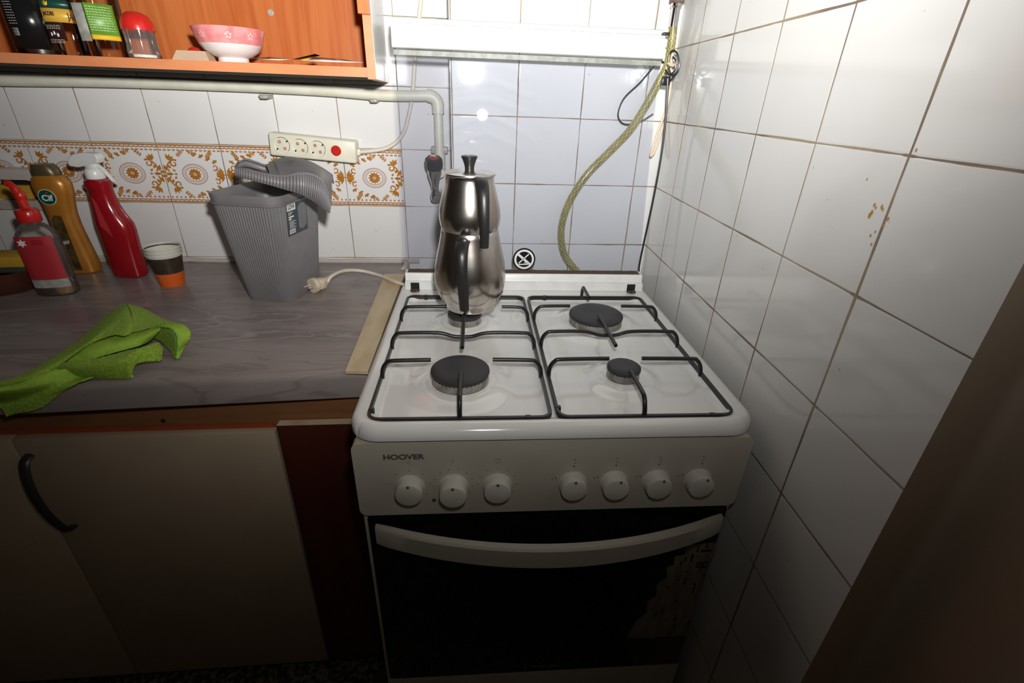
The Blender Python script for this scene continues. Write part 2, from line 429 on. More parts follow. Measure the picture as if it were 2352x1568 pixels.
# decor
C2, B2, XL7, Z1 = .1545, .1494, -.3116, 1.1298
def ornament(b, x0, flip):
    """one decorated tile, unit square mapped on the tile; flip mirrors it"""
    yy = [YL - .0003]
    def pt(p): x = 1 - p[0] if flip else p[0]; return (x0 + x * C2, yy[0], Z1 - B2 + p[1] * B2)
    def poly(ps): yy[0] -= 8e-7; b.poly([pt(p) for p in ps])
    def ring(cx, cy, rx, rz, t, n=40):
        for k in range(n):
            a, c = 2 * PI * k / n, 2 * PI * (k + 1) / n
            poly([(cx + rx * cos(a), cy + rz * sin(a)), (cx + rx * cos(c), cy + rz * sin(c)), (cx + (rx - t) * cos(c), cy + (rz - t) * sin(c)), (cx + (rx - t) * cos(a), cy + (rz - t) * sin(a))])
    def stroke(pts, w0, w1):
        n = len(pts)
        for i in range(n - 1):
            a, c = Vector(pts[i]), Vector(pts[i + 1]); d = (c - a); 
            if d.length == 0: continue
            nn = Vector((-d.y, d.x)).normalized(); u = w0 + (w1 - w0) * i / n; v = w0 + (w1 - w0) * (i + 1) / n
            poly([a + nn * u, c + nn * v, c - nn * v, a - nn * u])
    def leaf(cx, cy, ang, L, W):
        W *= 1.3; L *= 1.08; d = Vector((cos(ang), sin(ang))); n = Vector((-d.y, d.x)); c = Vector((cx, cy))
        poly([c, c + d * L * .35 + n * W, c + d * L * .7 + n * W * .6, c + d * L, c + d * L * .7 - n * W * .6, c + d * L * .35 - n * W])
    def feather(cx, cy, ang, L, n=4):
        d = Vector((cos(ang), sin(ang)))
        for k in range(n):
            c = Vector((cx, cy)) + d * L * k / n
            leaf(c.x, c.y, ang + .75, L * .42, L * .07); leaf(c.x, c.y, ang - .75, L * .42, L * .07)
        leaf(cx + d.x * L * .8, cy + d.y * L * .8, ang, L * .4, L * .07); stroke([Vector((cx, cy)), Vector((cx, cy)) + d * L], .006, .004)
    def tulip(cx, cy, ang, L):
        for k in (-.55, 0, .55): leaf(cx, cy, ang + k, L, L * .2)
    def spiral(cx, cy, r, a0, turns, sgn, w):
        stroke([(cx + r * (1 - .75 * t / 20) * cos(a0 + sgn * 2 * PI * turns * t / 20), cy + r * (1 - .75 * t / 20) * sin(a0 + sgn * 2 * PI * turns * t / 20)) for t in range(21)], w, w * .5)
    b.m('ochre', False)
    for s in (1, -1):
        cy = .5 + s * .475
        poly([(0.004, cy + .012), (.996, cy + .012), (.996, cy - .012), (0.004, cy - .012)])
        for k in range(14):
            cx = (k + .5) / 14
            b.m('ochrered', False)
            stroke([(cx + .036 * cos(t * PI / 6), cy - s * (.048 + .0 * t) + s * .03 - s * .022 * sin(t * PI / 6)) for t in range(7)], .008, .008)
            b.m('ochre', False)
            leaf(cx - .004, cy - s * .095, s * PI / 2 + .5, .032, .011); leaf(cx + .004, cy - s * .095, s * PI / 2 - .5, .032, .011)
            poly([(cx + .012 * q, cy - s * (.035) + .008 * r_) for q, r_ in ((1, 0), (0, 1), (-1, 0), (0, -1))])
    cx, cy = .5, .5
    b.m('ochrered', False)
    ring(cx, cy, .205, .175, .010); ring(cx, cy, .150, .125, .010)
    for k in range(40):
        a = 2 * PI * k / 40; stroke([(cx + .163 * cos(a), cy + .137 * sin(a)), (cx + .187 * cos(a + .08), cy + .160 * sin(a + .08))], .0035, .0035)
    b.m('ochre', False)
    for k in range(12):
        a = 2 * PI * k / 12; leaf(cx + .022 * cos(a), cy + .02 * sin(a), a, .082, .021)
    ring(cx, cy, .018, .016, .01, 10)
    for s in (1, -1):       # sprigs side (x towards 0) and scroll side (x towards 1)
        for k in range(4):
            px, py = .13 + .10 * k, .5 + s * (.20 + .045 * k - (.02 if k == 3 else 0)); 
            for q in (-.9, .1, 1.1): leaf(px, py, s * (.9 + q), .055, .016)
        feather(.42, .5 + s * .33, .4 * s, .12, 3); feather(.26, .5 + s * .27, s * (PI - .9), .13, 4)
        spiral(.155, .5 + s * .125, .055, -s * 1.0, .9, -s, .013)
        spiral(.80, .5 + s * .175, .070, s * 2.4, 1.15, -s, .017)
        stroke([(.90, .5 + s * .04), (.93, .5 + s * .10), (.90, .5 + s * .16), (.86, .5 + s * .21)], .014, .009)
        tulip(.87, .5 + s * .225, s * 1.9, .105); feather(.72, .5 + s * .30, s * (PI - .75), .12, 3)
        leaf(.86, .5 + s * .09, s * .9, .09, .02); leaf(.94, .5 + s * .05, s * 1.3, .10, .024); leaf(.95, .5 + s * .02, s * .5, .06, .02)
        leaf(.80, .5 + s * .04, s * .8, .06, .014)
        for q in (.35, .8, 1.3): leaf(.03, .5, PI - PI + s * q * .9, .13, .020)
    leaf(.16, .5, PI, .15, .03); leaf(.84, .5, 0, .13, .022); leaf(.78, .5, 0, .05, .015)
for k in range(7):
    ornament(b, XL7 - (k + 1) * C2, k % 2 == 1)
o = b.obj('wall_back'); tag(o, kind='structure')

# right wall, tiled, then an untiled brown return and reveal
def xr(y): return XR + RWA * (y + .4)
b = B().m('tile_right', False)
b.poly([(xr(YB), YB, FLOOR), (xr(YEND), YEND, FLOOR), (xr(YEND), YEND, 2.3), (xr(YB), YB, 2.3)])
b.m('greaseorange', False)
for (u, v, s) in ((2003, 488, 3), (2009, 471, 2.4), (2012, 477, 2), (2026, 475, 2.4), (2028, 481, 2), (2040, 503, 2.4), (2030, 518, 2), (1998, 495, 3.4), (1992, 412, 1.6), (2011, 532, 1.7), (2000, 541, 2), (2002, 561, 1.8), (2105, 345, 2)):
    d = ray(u, v); A = Vector((xr(0), 0, 0)); n = Vector((-1, RWA, 0)).normalized(); p = CAM + d * ((A - CAM).dot(n) / d.dot(n)) + n * .0004
    t = Vector((RWA, 1, 0)).normalized(); r = s * .0007
    b.poly([p + t * (r * cos(a * PI / 4)) + Vector((0, 0, 1.5 * r * sin(a * PI / 4))) for a in range(8)])
tag(b.obj('wall_right'), kind='structure')
b = B().m('brownwall', True)
xe = xr(YEND); prof = [(xe, YEND)] + [(xe + .002, YEND - .000), (xe + .045, YEND - .004)] + [(xe + .045 + .012 * sin(a * PI / 12), YEND - .016 + .012 * cos(a * PI / 12)) for a in range(7)] + [(xe + .060, YEND - .10), (xe + .075, -2.0)]
b.rings([[(x, y, FLOOR) for x, y in prof], [(x, y, 2.3) for x, y in prof]], closed=False)
tag(b.obj('trim_1'), kind='structure')
b = B().m('cement', True)       # cement bead in the corners above the worktop
pts = [(x, YL - .004, ZC + .004 + .004 * noise.noise(Vector((x * 20, 0, 0)))) for x in [-1.6 + .04 * k for k in range(34)]]
b.tube(pts, .007, 8)
b.tube([(-.325, YL - .008, ZC + .006), (-.315, YL - .03, ZC + .005), (-.318, YL - .07, ZC + .001)], .008, 8, sub=4)
tag(b.obj('trim_2'), kind='structure')

# ================================================================== GAS COOKER
ck = empty('gas_cooker', 'white freestanding four burner gas cooker with black grates, beside the tiled right wall', 'cooker', (0, 0, 0), TH)
b = B().m('panelwhite', True)
b.box((-.293, -.535, 0), (.293, 0, .826), .004)
b.box((-.293, -.56, -.01), (.293, -.53, .685), .003)
for x in (-.25, .25):
    for y in (-.48, -.06): b.lathe([(.02, 0), (.02, .09)], 12, (x, y, FLOOR))
b.obj('body', ck)

# cooktop: moulded tray with raised rim and burner domes
ZT = .850
BURN = [(-.145, -.432, .048, 'FL'), (-.142, -.200, .035, 'RL'), (.131, -.205, .056, 'RR'), (.129, -.425, .0285, 'RF')]
b = B().m('enamel', True)
def tray(x, y):
    z = ZT
    ix = min(x + .2755, .2715 - x); iy = min(y + .549, -.062 - y); d = min(ix, iy)
    if ix < .03 and iy < .03: d = .03 - math.hypot(.03 - ix, .03 - iy)
    t = max(0, min(1, d / .014)); z -= .010 * t * t * (3 - 2 * t)
    if abs(x + .0035) < .02: z += .004 * (1 - abs(x + .0035) / .02) * t
    for bx, by, r, n in BURN:
        q = math.hypot(x - bx, y - by) / (r + .028)
        if q < 1.25: t2 = max(0, min(1, (1.25 - q) / .45)); z += .0068 * t2 * t2 * (3 - 2 * t2)
    # rim rolls down at the sides and front
    ex = min(x + .300, .300 - x)
    if ex < .012: z -= .012 - math.sqrt(max(0, .012 ** 2 - (.012 - ex) ** 2))
    ey = y + .568
    if ey < .018: z -= .018 - math.sqrt(max(0, .018 ** 2 - (.018 - ey) ** 2))
    return z
def edge_pos(nx, k):
    a = [-.300, -.2998, -.299, -.297, -.2945, -.2915, -.288] ; n = nx
    return a + [-.284 + .568 * i / n for i in range(n + 1)] + [-x for x in a[::-1]]
xs = edge_pos(110, 0)
ys = [-.568, -.5678, -.567, -.5655, -.563, -.560, -.556, -.552] + [-.548 + .548 * i / 110 for i in range(111)]
RC = .045
def corner(x, y):
    # pull the front corners round
    cx = .300 - RC; cy = -.568 + RC
    if abs(x) > cx and y < cy:
        dx = (abs(x) - cx) / RC; dy = (cy - y) / RC; m_ = max(dx, dy); 
        L = math.hypot(dx, dy); k = m_ / L if L else 1
        return (math.copysign(cx + dx * k * RC, x), cy - dy * k * RC)
    return (x, y)
rows = []
for y in ys: rows.append([(*corner(x, y), tray(x, y)) for x in xs])
b.rings(rows, closed=False)
per = [r for r in rows[0]]; left = [r[0] for r in rows]; right = [r[-1] for r in rows]
out = left[::-1] + per[1:-1] + right
out = [Vector(p) for p in out]
b.rings([out, [Vector((p.x, p.y, .830)) for p in out], [Vector((p.x * .99, p.y + .004, .827)) for p in out]], closed=False)
b.poly([(-.3, 0, .83), (.3, 0, .83), (.3, 0, .838), (-.3, 0, .838)])
b.obj('cooktop', ck)

# control panel
b = B().m('panelwhite', True)
ol = rrect(.590, .137, .012, 5, 0, .7565)
b.prism(ol, .02, T3(0, -.566, 0)); b.m('grey_text', False); b.merge(text_bm('HOOVER', .0125, .0004, width=.058), T3(-.223, -.5665, .8005), False)
b.m('dimtext', False)
for kx, tx in ((-.217, '°C'), (-.153, 'F')): b.merge(text_bm(tx, .007), T3(kx, -.5665, .790), False)
b.rings([[(-.088 + r * cos(a * PI / 10), -.5668, .791 + r * sin(a * PI / 10)) for a in range(20)] for r in (.0042, .0035)])
b.poly([(-.0885, -.5668, .791), (-.0875, -.5668, .791), (-.0865, -.5668, .7935), (-.0873, -.5668, .7935)])
for x, dz, n in ((-.217, 0, 6), (-.153, 0, 9), (-.088, 0, 8)):
    for k in range(n):
        a = -.6 + 4.3 * k / n; px, pz = x + .029 * cos(a), .747 + .029 * sin(a)
        b.box((px - .0012, -.5668, pz - .0007), (px + .0012, -.566, pz + .0007))
b.m('grey_text', False)
for x in (.026, .090, .156, .223):
    for dx, dz, r in ((0, .0300, .0012), (.001, .0365, .0008), (.000, .043, .0009), (-.026, .008, .0011), (-.031, .006, .0009)):
        b.prism(disc((x + dx, .747 + dz), r, 8), .0005, T3(0, -.5668, 0))
b.prism(disc((-.183, .7165), .0032, 14), .0008, T3(0, -.5668, 0))
b.obj('control_panel', ck)
# knobs
def knob(x, L=.019, z=.7445, rot=0):
    b = B().m('knob', True); T = T3(x, -.566, z, 0, PI / 2, 0)
    b.lathe([(.0222, 0), (.0222, .002), (.0205, .003), (.0203, .008), (.0196, L - .003), (.0190, L - .001), (.0165, L), (0, L + .0006)], 40, T=T)
    k = b.obj('knob', ck)
    b = B().m('grey_text', True); b.lathe([(.0026, -.001), (.0026, .001), (.0015, .002), (0, .0022)], 12, T=T3(x + .0165 * sin(rot), -.566 - L + .0015, z + .0165 * cos(rot), 0, PI / 2 - .5, 0)); b.obj('pointer_dot', k)
for x, L, rt in ((-.217, .020, 0), (-.153, .026, 0), (-.088, .020, 0), (.026, .019, .05), (.090, .020, .25), (.156, .020, .22), (.222, .019, .35)): knob(x, L, .7445, rt)

# oven door with glass, handle, stickers
b = B().m('blackglass', False); b.box((-.2855, -.5665, .256), (.2865, -.545, .683), .0015)
door = b.obj('oven_door', ck)
b = B().m('panelwhite', True)
n = 28; rs = []
for i in range(n + 1):
    s = -1 + 2 * i / n; x = .001 + .273 * s; q_ = 1 - s * s; yc = -.5755 - .063 * q_; zc = .6600 + .0145 * q_
    h_, t_ = .0180 + .0015 * q_, .0075
    if i in (0, n): t_ = .006
    sec = [(-t_, h_ - .003), (-t_ + .003, h_), (t_ - .002, h_ - .001), (t_, h_ - .004), (t_, -h_ + .004), (t_ - .002, -h_ + .001), (-t_ + .003, -h_), (-t_, -h_ + .003)]
    rs.append([Vector((x, yc + a, zc + c)) for a, c in sec])
b.rings(rs, True, True, True)
b.obj('handle', door)
b = B().m('residue', False)
pts = [(.288, .604), (.232, .600), (.236, .577), (.218, .572), (.222, .553), (.210, .545), (.214, .520), (.200, .500), (.204, .470), (.190, .455), (.194, .425), (.178, .40), (.172, .375), (.166, .350), (.200, .3475), (.2840, .349), (.2845, .46), (.285, .53)]
b.prism(pts, .0006, T3(0, -.5671, 0)); b.m('dark', False)
rnd = random.Random(3)
for k in range(26):
    x, z = rnd.uniform(.20, .28), rnd.uniform(.36, .6); 
    if x < .166 + (z - .35) * .26: continue
    hh = rnd.uniform(.002, .02); b.prism([(x, z), (x + .003, z + .001), (x + .0025, z + hh), (x + .0005, z + hh * .8)], .0002, T3(0, -.5675, 0))
for x0, x1, z0, z1 in ((.262, .280, .583, .588), (.248, .252, .560, .578), (.262, .28, .5435, .5455), (.262, .264, .5455, .556), (.2785, .28, .5455, .556), (.262, .28, .556, .5575), (.268, .270, .5455, .556), (.273, .2745, .546, .5557)):
    b.box((x0, -.5677, z0), (x1, -.5671, z1))
b.obj('sticker_residue', door)
b = B().m('doorprint', False); b.merge(text_bm('HOOVER', .0095, .0005, width=.052), T3(.013, -.5668, .272), False)
b.rings([[(-.022 + r * cos(a * PI / 8), -.5668, .272 + r * sin(a * PI / 8)) for a in range(16)] for r in (.0042, .0026)]); b.obj('lettering', door)
b = B().m('panelwhite', True); b.box((-.290, -.566, -.02), (.290, -.55, .250), .003); b.obj('drawer_front', ck)

# hinge profile at the back
b = B().m('plasticwhite', True)
sec = [(-.030, .8505), (-.030, .866), (-.027, .869), (-.020, .870), (-.018, .873), (-.018, .884), (-.015, .8875), (.012, .8875), (.012, .8505)]
b.rings([[(x, y, z) for y, z in sec] for x in (-.285, .2865)], True, True, True)
hp = b.obj('hinge_profile', ck)
b = B().m('grime', False)
for k in range(60):
    x = -.28 + .56 * k / 60; h = .0006 + .0015 * abs(noise.noise(Vector((x * 70, 0, 0)))); b.box((x, -.013, .887), (x + .0095, .011, .888 + h))
b.obj('soot_line', hp)
for x in (-.262, .258):
    b = B().m('dark', False); b.box((x - .010, -.0312, .852), (x + .010, -.029, .868)); b.m('rust', True); b.lathe([(.011, 0), (.011, .003), (.007, .004)], 16, (x, -.036, ZT)); b.obj('hinge', ck)
# glass lid, leaning back against the pier
def lidp(x, t, d=0):        # t along the height 0..1
    return Vector((x, .010 + .038 * t - d, .884 + .498 * t + d * .08))
b = B().m('lidglass', False)
f = [lidp(-.2855, 0), lidp(.2855, 0), lidp(.272, .96), lidp(-.286, .96)]
b.poly(f); lid = b.obj('glass_lid', ck)
b = B().m('plasticwhite', True)
sec = [(.927, .004), (.927, -.004), (.93, -.006), (1.0, -.006), (1.006, .000), (1.012, .000), (1.015, .004), (1.032, .005), (1.037, .010), (1.037, .014), (.94, .014), (.935, .008)]
rs = []
for x in (-.2875, .2755): rs.append([lidp(x, t, -(d - .004)) for t, d in sec])
b.rings(rs, True, True, True); b.m('greylabel', False)
for t in (1.0065, 1.0145): p_, q__ = lidp(-.286, t, .0012), lidp(.2745, t, .0012); b.box((p_.x, p_.y, p_.z - .0005), (q__.x, p_.y + .003, p_.z + .0005))  # grey strips paint the shade of the profile's grooves
pr = b.obj('front_profile', lid)
b = B().m('greenband', False); b.box((-.286, .0405, 1.3335), (.274, .0465, 1.3425)); b.obj('top_band', lid)  # grey-green strip along the glass just below the front profile
b = B().m('bakelite', True); b.box((.268, .036, 1.389), (.282, .062, 1.394), .001); b.obj('end_cap', lid)
b = B().m('blacklabel', False); T = Matrix.Translation(lidp(-.0025, .062, .0010)) @ Matrix.Rotation(-.076, 4, 'X')
b.prism(disc((0, 0), .0275, 40), .0008, T)
b.m('white', False); T2 = Matrix.Translation(lidp(-.0025, .062, .0014)) @ Matrix.Rotation(-.076, 4, 'X')
b.rings([[T2 @ Vector((r * cos(a * PI / 20), 0, r * sin(a * PI / 20))) for a in range(40)] for r in (.0238, .0190)])
def bar(x0, z0, x1, z1, w):
    d = Vector((x1 - x0, z1 - z0)).normalized(); n_ = Vector((-d.y, d.x)) * w
    b.poly([T2 @ Vector(p) for p in ((x0 + n_.x, -.0002, z0 + n_.y), (x1 + n_.x, -.0002, z1 + n_.y), (x1 - n_.x, -.0002, z1 - n_.y), (x0 - n_.x, -.0002, z0 - n_.y))])
bar(-.015, .0125, .015, -.0125, .0028); bar(-.013, -.0095, .011, .013, .0014); bar(-.013, -.0125, .013, -.0115, .0013)
for k in range(5): bar(.001 + .0026 * k, -.0095, .002 + .0026 * k, -.0065 + (k % 2) * .0015, .0007)
b.obj('round_sticker', lid)

# burners
for bx, by, r, nme in BURN:
    b = B().m('enamel', True)
    b.lathe([(r + .022, .8395), (r + .016, .8455), (r + .006, .8475), (r, .8475), (r, .842)], 48, (bx, by, 0), cap0=False, cap1=False)
    b.m('alu', True)
    b.lathe([(r - .001, .844), (r - .001, .848), (r - .002, .860), (r - .005, .861)], 48, (bx, by, 0), cap1=True)
    bo = b.obj('burner', ck)
    b = B().m('cap', True)
    b.lathe([(r - .007, .8605), (r - .001, .8615), (r, .8635), (r - .0005, .8665), (r - .004, .8690), (r * .55, .8697), (r * .35, .8690), (0, .8690)], 48, (bx, by, 0)); b.obj('burner_cap', bo)
    b = B().m('dark', False)
    nt_ = int(r * 2 * PI / .007)
    for k in range(nt_):
        a = 2 * PI * k / nt_; b.box((-.0009, -.0008, .8597), (.0009, .0010, .8614), T=T3(bx + (r - .0018) * cos(a), by + (r - .0018) * sin(a), 0, a))
    b.obj('flame_ports', bo)

# pan supports
def grate(x0, x1, cx, feet, tips, fy):
    yb, yf, r = -.069, -.5435, .016
    ol = rrect(x1 - x0, yb - yf, r, 5, (x0 + x1) / 2, (yb + yf) / 2)
    g = B().m('black', True)
    rs = []
    for i, (x, y) in enumerate(ol):
        nx, ny = ol[(i + 1) % len(ol)][0] - ol[i - 1][0], ol[(i + 1) % len(ol)][1] - ol[i - 1][1]; L = math.hypot(nx, ny); nx, ny = ny / L, -nx / L
        rs.append([Vector((x + nx * a, y + ny * a, .8475 + c)) for a, c in ((-.0022, -.0045), (.0022, -.0045), (.0028, 0), (.0022, .0048), (-.0022, .0048), (-.0028, 0))])
    g.rings(rs, True, loop=True)
    for px, py in ((x0 + .002, fy + .0), (x1 - .035, yf), (x0 + .04, yb)):
        g.box((px - .004, py - .0035, .838), (px + .004, py + .0035, .853), .001)
    root = g.obj('pan_support', ck)
    R_ = .0036; zt = .8765
    def finger(pts, sub=5):
        q = B().m('black', True); q.tube(pts, R_, 10, sub=sub); q.obj('finger', root)
    for y, (tl, tr) in zip((feet[0], feet[2]), tips):
        finger([(x0 + .001, y - .004, .845), (x0 + .003, y, .862), (x0 + .011, y + .001, .8735), (x0 + .024, y + .001, zt), (tl, y + .003, zt)])
        finger([(x1 - .001, y - .004, .845), (x1 - .003, y, .862), (x1 - .011, y + .001, .8735), (x1 - .024, y + .001, zt), (tr, y + .003, zt)])
    y = feet[1]
    finger([(x0 + .001, y - .004, .845), (x0 + .003, y, .862), (x0 + .011, y + .001, .8735), (x0 + .024, y + .001, zt), (cx - .045, y + .001, zt), (cx - .015, y + .001, zt - .0075), (cx + .015, y + .001, zt - .0075), (cx + .045, y + .001, zt),
            (x1 - .024, y + .001, zt), (x1 - .011, y + .001, .8735), (x1 - .003, y, .862), (x1 - .001, y - .004, .845)])
    finger([(cx, y + .080, zt), (cx, y, zt - .0005), (cx, y - .055, zt - .001)], 2)
    finger([(cx, yf + .001, .846), (cx, yf + .004, .860), (cx, yf + .013, .8735), (cx, yf + .028, zt), (cx, yf + .085, zt)])
    finger([(cx, yb, .846), (cx, yb - .001, .866), (cx, yb - .008, .8765), (cx, yb - .022, .877), (cx, yb - .07, zt)])
grate(-.2735, -.0095, -.143, (-.196, -.318, -.421), ((-.174, -.066), (-.193, -.092)), -.52)
grate(.0015, .2680, .129, (-.190, -.312, -.419), ((.078, .188), (.104, .161)), -.52)

# ================================================================== DOUBLE TEAPOT
KX, KY = -.1345, -.195
def strap_handle(pts, w, t):
    b = B().m('bakelite', True); P = spline([Vector(p) for p in pts], 6); n = len(P); rs = []
    for i, p in enumerate(P):
        s = i / (n - 1); tt = (P[min(i + 1, n - 1)] - P[max(i - 1, 0)]).normalized(); sd = Vector((cos(HA), sin(HA), 0)); nn = tt.cross(sd).normalized()
        ww = w * (1.05 - .35 * s) ; rs.append([p + sd * (ww * cos(k * PI / 6)) + nn * (t * sin(k * PI / 6)) for k in range(12)])
    return b.rings(rs, True, True, True)
z0 = .8801
kt = empty('kettle', 'dented steel lower pot of the double teapot, standing on the rear left burner', 'kettle', (KX, KY, z0))
b = B().m('steel', True)
b.lathe([(0, .0002), (.040, .0002), (.048, .001), (.0515, .006), (.052, .012), (.058, .020), (.0655, .034), (.0695, .052), (.0702, .070), (.0690, .086), (.0655, .105), (.0610, .124), (.0575, .140), (.0555, .150), (.0545, .158), (.0530, .160), (.051, .156), (.051, .120)], 64, cap1=False)
b.obj('body', kt)
HA = -.12
b = strap_handle([(-.012, -.052, .148), (-.014, -.075, .150), (-.016, -.094, .135), (-.016, -.100, .105), (-.014, -.097, .070), (-.012, -.092, .030)], .0125, .0065); b.obj('handle', kt)
z1 = z0 + .158
tp = empty('teapot', 'steel upper teapot with lid and black knob, stacked on the lower pot', 'teapot', (KX, KY, z1))
b = B().m('steel', True)
b.lathe([(0, -.012), (.044, -.012), (.0505, -.004), (.0530, .000), (.0560, .010), (.0580, .024), (.0572, .036), (.0540, .052), (.0500, .068), (.0465, .082), (.0450, .092), (.0450, .098), (.0465, .100), (.0440, .099), (.043, .08)], 64, cap1=False)
b.obj('body', tp)
b = strap_handle([(.018, -.043, .094), (.020, -.062, .096), (.022, -.080, .080), (.023, -.088, .050), (.024, -.088, .020), (.024, -.084, -.012)], .0115, .006); b.obj('handle', tp)
b = B().m('steel', True); b.lathe([(.0475, .0985), (.0485, .1000), (.0480, .1020), (.0430, .1035), (.030, .1060), (.012, .1080), (0, .1085)], 56); ld = b.obj('lid', tp)
b = B().m('bakelite', True); b.lathe([(.0085, .107), (.0085, .111), (.0095, .116), (.0125, .124), (.0145, .128), (.0145, .130), (.0115, .131), (0, .130)], 30); b.obj('lid_knob', ld)

# ================================================================== GAS HOSE, CORDS
HY = .088
hp_ = [aty(u, v, y) for u, v, y in ((1547, 52, .085), (1543, 95, .087), (1533, 150, .092), (1512, 190, .096), (1482, 245, .099), (1446, 300, .100), (1398, 350, .100), (1345, 405, .100), (1305, 470, .100), (1289, 530, .098), (1297, 585, .092), (1330, 630, .082), (1360, 680, .070))]
b = B().m('hose', True); b.tube(hp_, .0088, 16, sub=7)
hs = b.obj('gas_hose'); tag(hs, 'olive green braided gas hose curving down behind the glass lid', 'hose')
b = B().m('braid', True)
P = spline(hp_, 16); up = Vector((0, 1, 0))
for sg in (1, -1):
    for ph in range(6):
        q = []
        for i, p in enumerate(P[10:-6]):
            i += 10; t = (P[min(i + 1, len(P) - 1)] - P[max(i - 1, 0)]).normalized(); n1 = (up - t * up.dot(t)).normalized(); n2 = t.cross(n1); a = sg * i * .30 + ph * PI / 3
            q.append(p + n1 * (.0088 * cos(a)) + n2 * (.0088 * sin(a)))
        b.tube(q, .00042, 4)
b.obj('braid', hs)
top = hp_[0]
b = B().m('chrome', True); b.lathe([(.0095, -.03), (.0098, -.02), (.0098, .004), (.012, .006), (.012, .012), (.0085, .013)], 24, top + Vector((0, 0, .022))); b.obj('ferrule', hs)
b = B().m('brown_metal', True)
b.lathe([(.012, 0), (.0165, .002), (.0165, .012), (.013, .014), (.013, .022), (.018, .024), (.018, .034), (.012, .036), (.012, .30)], 6, top + Vector((0, 0, .033))); b.obj('pipe_fitting', hs)

b = B().m('blackcord', True)
def c_(l_, y): return [aty(u, v, y) for u, v in l_]
b.tube(c_([(1534, 180), (1530, 260), (1520, 350), (1502, 450), (1485, 530), (1468, 612)], .015) + c_([(1470, 640)], .02), .0024, 8, sub=6)
b.tube(c_([(1535, 190), (1552, 170), (1560, 150), (1556, 125), (1547, 116), (1538, 124), (1536, 150), (1542, 172), (1556, 165), (1561, 148)], .045), .0020, 8, sub=6)
b.tube(c_([(1528, 160), (1538, 172), (1550, 160), (1552, 140), (1545, 130)], .035), .0018, 8, sub=6)
b.tube(c_([(1536, 150), (1512, 144), (1470, 190), (1434, 225), (1420, 258), (1424, 278), (1440, 286), (1470, 280), (1500, 262)], .105), .0020, 8, sub=6)
p = aty(1530, 185, .03); b.box(p - Vector((.010, .006, .010)), p + Vector((.008, .006, .008)), .002)
tag(b.obj('black_cord'), 'thin black cord knotted beside the gas hose and hanging to the cooker corner', 'cord')
b = B().m('beigecord', True)
b.tube(c_([(1546, 120), (1541, 150), (1540, 200), (1530, 250), (1512, 300), (1499, 340), (1494, 358), (1502, 350), (1514, 318), (1532, 262)], .075), .0028, 8, sub=5)
b.tube(c_([(1534, 144), (1543, 150), (1553, 145), (1551, 138)], .042), .0028, 8, sub=4)
tag(b.obj('beige_cord'), 'pale beige cord looped in the tiled corner behind the black cord', 'cord')

# ================================================================== WATER PIPE AND TAP
b = B().m('pipe', True)
yp = .262; r = .0125
lp = [aty(u, v, yp) for u, v in ((-160, 178), (0, 184), (200, 186.5), (400, 192), (620, 201), (760, 209), (880, 219), (985, 220))]
b.tube(lp, r, 20, sub=4)
e = lp[-1]
b.tube([(e.x, yp, e.z), (e.x + .004, yp, e.z)], .0150, 20)
xd = aty(1008, 300, yp).x
arc = [(xd - .022 + .022 * sin(a * PI / 16), yp, e.z - .022 + .022 * cos(a * PI / 16)) for a in range(9)]
b.tube([(e.x - .004, yp, e.z)] + arc + [(xd, yp, e.z - .040)], .0152, 20)
zb = aty(1016, 362, yp).z
b.tube([(xd, yp, e.z - .038), (xd, yp, zb)], .0115, 18)
b.tube([(xd, yp, zb + .010), (xd, yp, zb - .040)], .0145, 18)
b.tube([(xd, yp, zb - .034), (xd, yp - .02, zb - .036)], .0135, 18)
pp = b.obj('water_pipe'); tag(pp, 'cream plastic water pipe running under the shelf and bending down behind the lid', 'pipe')
for u, v in ((615, 205), (862, 214)):
    p = aty(u, v, YL - .002); b = B().m('screw', True); b.box((p.x - .011, YL - .042, p.z - .0175), (p.x + .011, YL, p.z - .012), .002); b.box((p.x - .008, YL - .046, p.z - .021), (p.x + .009, YL, p.z - .013), .002); b.obj('clip', pp)
b = B().m('screw', True); b.box((xd - .022, yp - .004, aty(1010, 345, yp).z - .008), (xd + .022, YL, aty(1010, 345, yp).z + .008), .002); b.obj('clip', pp)
tx = aty(998, 400, .205)
tpv = empty('tap', 'small chrome tap with red centred handle under the elbow of the water pipe', 'tap', (tx.x, .205, tx.z)); tpv.scale = (1.3, 1.3, 1.3)
b = B().m('chrome', True)
T = T3(0, 0, 0, 0, .18, 0)
b.lathe([(.014, .012), (.0135, .0), (.010, -.012), (.0075, -.022), (.007, -.032), (.009, -.036), (.010, -.044), (.009, -.052), (.0065, -.054)], 24, T=T)
b.tube([(0, 0, 0), (.0, .030, -.002), ((xd - tx.x) / 1.3, (yp - .215) / 1.3, (zb - .036 - tx.z) / 1.3)], .009, 16, sub=3)
bd = b.obj('body', tpv)
b = B().m('bakelite', True); b.lathe([(.010, .010), (.0165, .013), (.0175, .022), (.0165, .032), (.013, .0345), (.008, .034)], 8, T=T3(0, 0, 0, 0, .35, 0)); hd = b.obj('tap_handle', tpv)
b = B().m('red', True); b.lathe([(.0085, .034), (.0085, .0355), (.006, .036)], 20, T=T3(0, 0, 0, 0, .35, 0)); b.obj('red_ring', hd)
b = B().m('chrome', True); b.lathe([(.0055, .0355), (.005, .038), (0, .039)], 20, T=T3(0, 0, 0, 0, .35, 0)); b.obj('button', hd)

